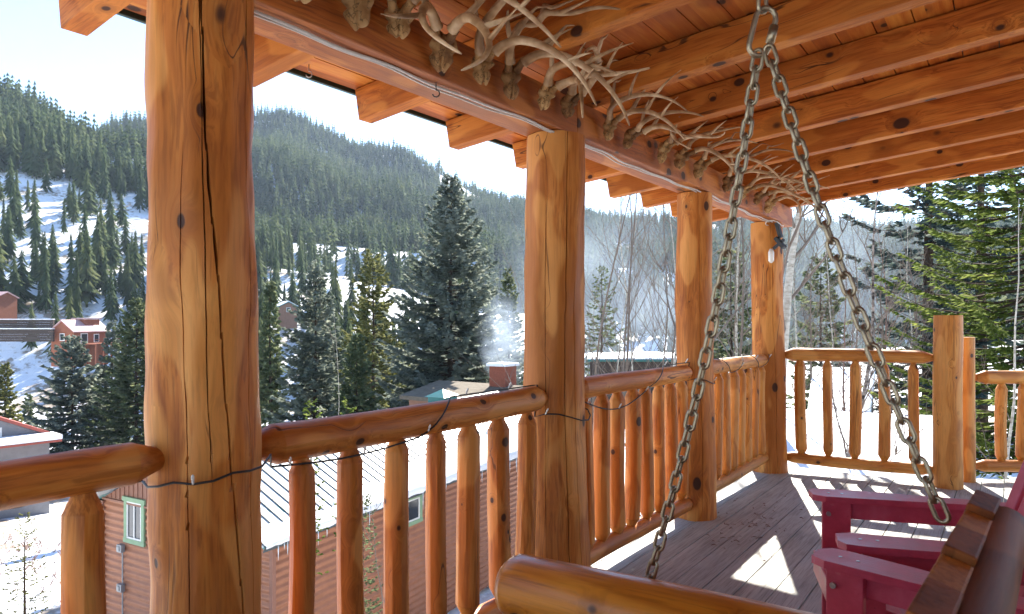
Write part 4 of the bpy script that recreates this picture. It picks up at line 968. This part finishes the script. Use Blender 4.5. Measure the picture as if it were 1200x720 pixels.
# snow left lying on the lower roof: a real lumpy sheet, thicker away from the near end
def snow_sheet(name, M, x0, x1, edge, thick, nx, ny, parent, seed=0):
    V = []; Fq = []
    for i in range(nx+1):
        x = x0+(x1-x0)*i/nx; t = i/nx
        for j in range(ny+1):
            s = j/ny; y0, y1 = edge(x); y = y0+(y1-y0)*s
            y += (.06*noise.noise((x*2.1, 3+seed, s*1.0))+.035*noise.noise((x*7, seed, 1))) if j in (0, ny) else 0
            e = min(1, min(s, 1-s)*7, t*12+.12, (1-t)*12+.12); h = thick(x)*(math.sqrt(max(0, 1-(1-e)**2)))*(1+.35*noise.noise((x*.9, y*.9, seed)))+.006
            V.append((x, y, .056+h))
    for i in range(nx):
        for j in range(ny): a = i*(ny+1)+j; Fq.append((a, a+ny+1, a+ny+2, a+1))
    b = len(V); V += [(v[0], v[1], .052) for v in V]; 
    for i in range(nx):
        for j in (0, ny):
            a = i*(ny+1)+j; q = (a, a+b, a+ny+1+b, a+ny+1); Fq.append(q if j == 0 else q[::-1])
    m1 = MB(); m1.add(V, Fq); return m1.build(name, MAT['snow'], parent, M, True)
snow_sheet('roof_snow', roof_M(0), .0, BL+.4, lambda x: (-.16, .24+.105*min(x, 12)+.12*math.sin(x*2.3)+.08*math.sin(x*5.1)), lambda x: .10+.012*x, 120, 16, bd, 4)
# icicles under the eave
m1 = MB(); rs = random.Random(9)
for k in range(45):
    x = rs.uniform(0, BL); L = rs.uniform(.10, .55); p = Vector((x-.0, -.10, eaveZ-.05)); m1.tube([p, p+Vector((.004, 0, -L*.5)), p+Vector((0, 0, -L))], [.016, .010, .002], 5)
m1.build('icicle', MAT['ice'], bd, BM, True)['kind'] = 'stuff'
def window_on(parent, M, uc, zc, w, h, mf, name='window', axis='y', off=.03, trim=.11, mull=True):
    """window lying in the local plane u (axis) / z, facing -normal"""
    def bx_(mb, u, z, du, dz, n0, t):
        if axis == 'y': mb.box(n0, u, z, t, du, dz)
        else: mb.box(u, n0, z, du, t, dz)
    base = WI-off
    fr = MB()
    for s in (-1, 1): bx_(fr, uc+s*(w/2+trim/2), zc, trim, h+.004, base, .05)
    bx_(fr, uc, zc+h/2+trim/2, w+2*trim+.10, trim, base-.008, .066); bx_(fr, uc, zc-h/2-trim/2, w+2*trim+.03, trim, base-.004, .058)
    o = fr.build(name, mf, parent, M)
    g = MB(); bx_(g, uc, zc, w, h, base+.012, .01); g.build('pane', MAT['glass'], o, M)
    s_ = MB(); t = .045
    for s in (-1, 1): bx_(s_, uc+s*(w/2-t/2), zc, t, h, base-.002, .03); bx_(s_, uc, zc+s*(h/2-t/2), w-2*t-.004, t, base-.002, .03)
    if mull: bx_(s_, uc, zc, t*.8, h-2*t-.004, base-.002, .028)
    s_.build('sash', MAT['white_trim'], o, M); return o
# the window in the gable wall (found at the pixel where the wall is seen)
wz = (EYE-(616-HZ)/F*16.9); Mi = BM.inverted(); pr = at(159.5, 616, 16.9); uy = (Mi @ pr).y+.40
window_on(bd, BM, uy, wz, .62, .95, MAT['green_trim'], axis='y', off=.035)
window_on(bd, BM, (Mi @ at(480, 600, 18.9)).x, EYE-(603-HZ)/F*18.7, 1.1, .62, MAT['green_trim'], axis='x', off=.035)
# meter boxes and their pipe
m1 = MB(); zz = [(EYE-(652-HZ)/F*16.9), (EYE-(700-HZ)/F*16.9)]; ub = (Mi @ at(142, 652, 17.1)).y+.40
for z in zz:
    m1 = MB(); m1.box(WI-.075, ub, z, .11, .20, .20, None, .015); m1.box(WI-.14, ub+.02, z, .02, .11, .12, None, .008); m1.build('outlet_box', MAT['grey_box'], bd, BM)
m1 = MB(); m1.tube([(WI-.045, ub-.03, zz[0]), (WI-.045, ub-.03, GZ)], .018, 8); m1.build('conduit', MAT['grey_box'], bd, BM)
m1 = MB(); Mr0 = roof_M(0); m1.tube([(.55, 2.0, .0), (.55, 2.0, .55)], .055, 10); m1.build('vent_pipe', MAT['teal'], bd, Mr0 @ Matrix.Identity(4), True)
# teal vent cap standing on the ridge at the far end
m1 = MB(); m1.prism([(-.45, -.35), (.45, -.35), (.45, .35), (-.45, .35)], -.05, .18, BM @ Matrix.Translation((11.2, BW/2, eaveZ+PITCH_R*BW/2+.05)))
m1.add([BM @ Vector((11.2+a, BW/2+b, eaveZ+PITCH_R*BW/2+c)) for a, b, c in ((-.55, -.45, .23), (.55, -.45, .23), (.55, .45, .23), (-.55, .45, .23), (0, 0, .50))], [(0, 1, 4), (1, 2, 4), (2, 3, 4), (3, 0, 4), (3, 2, 1, 0)])
m1.build('ridge_vent', MAT['teal'], bd, None)
# ------------------------------------------------------------------ other houses
def house(name, px, py, d, w, l, hw, pitch, yaw, mw, mr, label, snow=None, dorm=False, group=None, eave=.35, zbase=None, wins=(), chim=False):
    """gabled house: the near gable's foot centre stands where (px, py) is seen at distance d; yaw turns its ridge away from the view axis (degrees)"""
    o = at(px, py, d); z0 = o.z if zbase is None else zbase
    root = empty(name, (o.x, o.y, z0), label, 'house', group)
    a = YAW+R_(yaw); ax_ = Vector((-math.sin(a), math.cos(a), 0)); ay_ = Vector((-ax_.y, ax_.x, 0))
    M = Matrix(((ax_.x, ay_.x, 0, o.x), (ax_.y, ay_.y, 0, o.y), (0, 0, 1, z0), (0, 0, 0, 1)))
    Mp = M @ Matrix(((0, 0, 1, 0), (1, 0, 0, 0), (0, 1, 0, 0), (0, 0, 0, 1)))
    MB().prism([(-w/2, -4), (w/2, -4), (w/2, hw), (0, hw+pitch*w/2), (-w/2, hw)], 0, l, Mp).build('wall', mw, root)
    th = .22
    for s in (-1, 1):
        e = w/2+eave; ez = hw-pitch*eave
        pr_ = [(0, hw+pitch*w/2+.02), (s*e, ez+.02), (s*e, ez+th), (0, hw+pitch*w/2+th)]
        if s > 0: pr_ = pr_[::-1]
        rf = MB().prism(pr_, -eave, l+eave, Mp).build('roof', mr, root)
    if snow:
        for s in (-1, 1):
            e = w/2+eave*.9; ez = hw-pitch*eave*.9; t2 = th+.012
            pr_ = [(0, hw+pitch*w/2+t2), (s*e, ez+t2), (s*e, ez+t2+snow*.6), (0, hw+pitch*w/2+t2+snow)]
            if s > 0: pr_ = pr_[::-1]
            MB().prism(pr_, -eave*.8, l+eave*.8, Mp).build('roof_snow', MAT['snow'], root)
    for (face, u, zc, ww, hh) in wins:
        f = MB(); g = MB()
        if face == 'g': f.box(-.03, u, zc, .06, ww+.3, hh+.3); g.box(-.065, u, zc, .03, ww, hh)
        elif face == 'r': f.box(u, -w/2-.03, zc, ww+.3, .06, hh+.3); g.box(u, -w/2-.065, zc, ww, .03, hh)
        fo = f.build('window', MAT['white_trim'], root, M); g.build('pane', MAT['glass'], fo, M)
    if chim:
        c = MB().box(l*.5, 0, hw+pitch*w/2+.3, 1.0, 1.0, 1.7).build('chimney', MAT['brick'], root, M)
        MB().box(l*.5, 0, hw+pitch*w/2+1.25, 1.25, 1.25, .16, None, .05).build('chimney_snow', MAT['snow'], c, M)
    return root, M
rt, M = house('cabin', 73, 409, 138, 5.6, 8.5, 3.2, .75, -14, MAT['cabin_red'], MAT['frost_red'], 'red-brown cabin with frosted red roof and raised deck on the left slope', group=None, wins=(('g', 0, 2.0, .9, 1.2), ('r', 2.5, 1.7, 1.4, 1.8), ('r', 5.5, 1.7, 1.0, 1.4)), zbase=-4.2)
MB().box(5.8, 0, 4.6, 3.6, 3.0, 2.0).build('dormer', MAT['cabin_red'], rt, M); MB().box(5.8, 0, 5.75, 4.2, 3.6, .25).build('dormer_roof', MAT['frost_red'], rt, M)
m1 = MB(); m1.box(5.0, -5.2, .6, 8, 4, .22)
for k in range(5): m1.box(1.2+k*1.9, -7.1, -1.6, .25, .25, 4.2)
m1.box(5, -7.1, 1.55, 8, .12, .12); m1.box(5, -7.1, 1.1, 8, .08, .08); m1.build('deck_frame', MAT['cabin_red'], rt, M)
rt, M = house('cabin', 8, 360, 175, 6, 8, 2.4, .45, 80, MAT['cabin_red'], MAT['frost_red'], 'small red roof cut by the left frame edge, above the red-brown cabin', zbase=None)
house('cabin', 338, 369, 195, 4.8, 7.5, 2.3, .5, 30, MAT['cabin_tan'], MAT['teal'], 'little tan cabin with teal roof and snow beside the medium blue spruce', snow=.25, wins=(('g', 0, 1.4, .9, 1.0),), zbase=None)
rt, M = house('grey_building', -4, 545, 42, 5.6, 8, 1.95, .47, 50, MAT['grey_wall'], MAT['red_roof'], 'grey gabled building with red roof edge at the lower left frame edge', zbase=-8.1, eave=.25, wins=(('g', 0.15, 2.35, .5, .5),))
MB().box(-.95, 0, 2.02, 1.9, 6.0, .30, None, .08).build('porch_snow', MAT['snow'], rt, M); MB().box(-.95, 0, 1.80, 1.9, 5.9, .13).build('porch_roof', MAT['red_roof'], rt, M)
rt, M = house('chimney_cabin', 668, 470, 33, 5.5, 8, 1.6, .18, 55, MAT['cabin_tan'], MAT['mossy'], 'low weathered-roof cabin with a smoking brick chimney beyond the brown building', zbase=-4.35, chim=True)
# timber retaining walls left of the red cabin
for k, (pz, dd, zt, lab) in enumerate(((28, 140, 1.3, 'upper snow-topped retaining timber wall left of the red cabin'), (28, 137, -.6, 'lower darker retaining timber wall left of the red cabin'))):
    a, b = at(-30, HZ, dd), at(63, HZ, dd); m1 = MB()
    rw = empty('retaining_wall', ((a.x+b.x)/2, (a.y+b.y)/2, zt-2.6), lab, 'retaining wall', 'retaining walls on the left slope')
    for q in range(5): m1.bar((a.x, a.y, zt-.25-q*.5), (b.x, b.y, zt-.25-q*.5), .5, .46)
    m1.build('timber', MAT['timber_wall'], rw); m1 = MB().bar((a.x, a.y, zt+.12), (b.x, b.y, zt+.12), .8, .14, bev=.04); m1.build('snow_cap', MAT['snow'], rw)
# snow-covered low roofs beyond the end railing
def slab_roof(name, corners, th, label, edge, snow_t):
    root = empty(name, corners[0], label, 'roof', None)
    c = [Vector(p) for p in corners]; n = (c[1]-c[0]).cross(c[3]-c[0]).normalized()
    if n.z < 0: n = -n
    def sheet(a, t0, t1, mat, nm, grid=1, amp=0.0, inset=0.0):
        m1 = MB(); top = []; cen = sum(a, Vector())/4; a = [p+(cen-p)*inset for p in a]
        for i in range(grid+1):
            for j in range(grid+1):
                u, v = i/grid, j/grid; p = a[0]*(1-u)*(1-v)+a[1]*u*(1-v)+a[2]*u*v+a[3]*(1-u)*v; e = min(1, min(u, 1-u, v, 1-v)*9+.25)
                top.append(p+n*(t0+(t1-t0)*(e if grid > 1 else 1)+amp*noise.noise(p*.8)))
        bot = [p+n*0 for p in top]; g = grid+1; fs = [(i*g+j, (i+1)*g+j, (i+1)*g+j+1, i*g+j+1) for i in range(grid) for j in range(grid)]
        ring = [i*g for i in range(g)]+[grid*g+j for j in range(1, g)]+[i*g+grid for i in range(grid-1, -1, -1)]+[j for j in range(grid-1, 0, -1)]
        vs = list(top); b0 = len(vs)
        for r in ring:
            i, j = divmod(r, g); u, v = i/grid, j/grid; p = a[0]*(1-u)*(1-v)+a[1]*u*(1-v)+a[2]*u*v+a[3]*(1-u)*v; vs.append(p+n*t0)
        m = len(ring); fs += [(ring[k], b0+k, b0+(k+1) % m, ring[(k+1) % m]) for k in range(m)]; fs.append(tuple(b0+k for k in range(m)))
        m1.add(vs, fs); return m1.build(nm, mat, root, None, grid > 1)
    sheet(c, 0, th, edge, 'roof_deck'); sheet(c, th+.004, th+snow_t, MAT['snow'], 'roof_snow', 24, .05, .012)
    # walls under it
    m1 = MB(); inn = [p+((sum(c, Vector())/4)-p)*.06 for p in c]; low = min(p.z for p in c)-2.6
    m1.add([Vector((p.x, p.y, p.z-.01)) for p in inn]+[Vector((p.x, p.y, low)) for p in inn], [(0, 1, 5, 4), (1, 2, 6, 5), (2, 3, 7, 6), (3, 0, 4, 7)]); m1.build('wall', MAT['timber_wall'], root)
slab_roof('shed_roof', [at(880, 590, 7.3), at(1150, 600, 7.6), at(1106, 499, 12.6), at(880, 489, 12.6)], .10, 'low snow-covered roof right behind the end railing', MAT['seam'], .16)
slab_roof('shed_roof', [at(945, 495, 17), at(1020, 495, 17), at(1026, 437, 23), at(952, 436, 23)], .14, 'snowy teal-edged roof farther back, seen through the end railing', MAT['teal'], .14)
slab_roof('shed_roof', [at(688, 424, 26), at(800, 424, 26), at(803, 416, 31), at(688, 416, 31)], .08, 'teal-edged snowy roof glimpsed above the rail left of the slim post', MAT['teal'], .06)
# ------------------------------------------------------------------ smoke
def smoke(px, py, d, rx, rz, dens_, label):
    c = at(px, py, d); m1 = MB(); pts = [c+Vector((.35*rx*math.sin(k*.9), .35*rx*math.cos(k*.7), -rz+2*rz*k/8)) for k in range(9)]
    m1.tube(pts, [rx*1.6*math.sin(math.pi*(k+.4)/8.8)**.5 for k in range(9)], 14)
    m = NT('chimney_smoke'); n = m.n; n.remove(m.b); v = n.new('ShaderNodeVolumePrincipled'); v.inputs['Color'].default_value = (.66, .80, 1.0, 1); v.inputs['Density'].default_value = dens_; v.inputs['Anisotropy'].default_value = .3
    g = m.mul(m.vadd(m.coord('Generated'), (-.5, -.5, -.5)), (2, 2, 2)); ln = n.new('ShaderNodeVectorMath'); ln.operation = 'LENGTH'; m.l.new(g, ln.inputs[0])
    nz = m.noise(m.coord(), 1.1/rx, 2, .5); fall = m.math('MULTIPLY', m.step(ln.outputs['Value'], .98, .15), m.step(nz, .3, .65))
    m.l.new(m.math('MULTIPLY', fall, dens_), v.inputs['Density']); m.m.cycles.volume_step_rate = .3
    m.l.new(v.outputs[0], m.out.inputs['Volume']); return tag(m1.build('smoke', m.m, None, None, True), label, 'smoke', kind='stuff')
smoke(594, 402, 36, .9, 3.0, .5, 'bluish wood smoke rising from the brick chimney')
smoke(735, 372, 95, 13, 10, .022, 'bluish wood smoke lying in the valley between the second and slim posts')
smoke(1000, 350, 90, 12, 11, .014, 'bluish smoke haze hanging in the wood beyond the end railing')
# ------------------------------------------------------------------ air
HAZE = .00010
if HAZE:
    m = NT('haze_air'); m.n.remove(m.b); v = m.n.new('ShaderNodeVolumePrincipled'); v.inputs['Color'].default_value = (.62, .78, 1.0, 1); v.inputs['Density'].default_value = HAZE; v.inputs['Anisotropy'].default_value = .25
    m.l.new(v.outputs[0], m.out.inputs['Volume'])
    zs = [v_[2] for v_ in Vg]; lo, hi = min(zs)-1.0, max(zs)+22
    ext = 1700*1.35
    tag(MB().box(0, 0, (lo+hi)/2, 2*3400, 2*3400, hi-lo).build('haze', m.m), kind='stuff')
# ------------------------------------------------------------------ sky, sun, camera
SUN_EL = R_(34.7); az_l = R_(21.0)               # 21 degrees left of the railing direction
sd = Vector((-math.sin(az_l)*math.cos(SUN_EL), math.cos(az_l)*math.cos(SUN_EL), math.sin(SUN_EL)))
w = bpy.data.worlds.new('World'); SC.world = w; w.use_nodes = True; nt = w.node_tree
sky = nt.nodes.new('ShaderNodeTexSky'); sky.sky_type = 'NISHITA'; sky.sun_disc = False; sky.sun_elevation = SUN_EL; sky.sun_rotation = -az_l
sky.altitude = 2500; sky.dust_density = .35; sky.air_density = 1.0; sky.ozone_density = 1.0
bg = nt.nodes['Background']; bg.inputs[1].default_value = .078; nt.links.new(sky.outputs[0], bg.inputs[0])
L = bpy.data.lights.new('sun', 'SUN'); L.energy = 3.5; L.angle = R_(.53); L.color = (1, .93, .82)
lo_ = bpy.data.objects.new('sun', L); COL.objects.link(lo_); lo_.rotation_euler = sd.to_track_quat('Z', 'Y').to_euler(); lo_.location = (0, 0, 30)
cam = bpy.data.cameras.new('camera'); co = bpy.data.objects.new('camera', cam); COL.objects.link(co); SC.camera = co
cam.sensor_width = 36; cam.lens = 24; cam.shift_y = (HZ-360)/1200; cam.clip_start = .02; cam.clip_end = 6000
co.location = (0, 0, EYE); co.rotation_euler = (math.pi/2, 0, YAW)
cam.dof.use_dof = True; cam.dof.focus_distance = 4.5; cam.dof.aperture_fstop = 8
SC.view_settings.view_transform = 'Standard'; SC.view_settings.look = 'None'; SC.view_settings.gamma = 1; SC.view_settings.exposure = 2.6
SC.cycles.max_bounces = 10; SC.cycles.diffuse_bounces = 6; SC.cycles.volume_bounces = 0; SC.cycles.transparent_max_bounces = 8
SC.cycles.volume_step_rate = 4; SC.cycles.volume_max_steps = 64
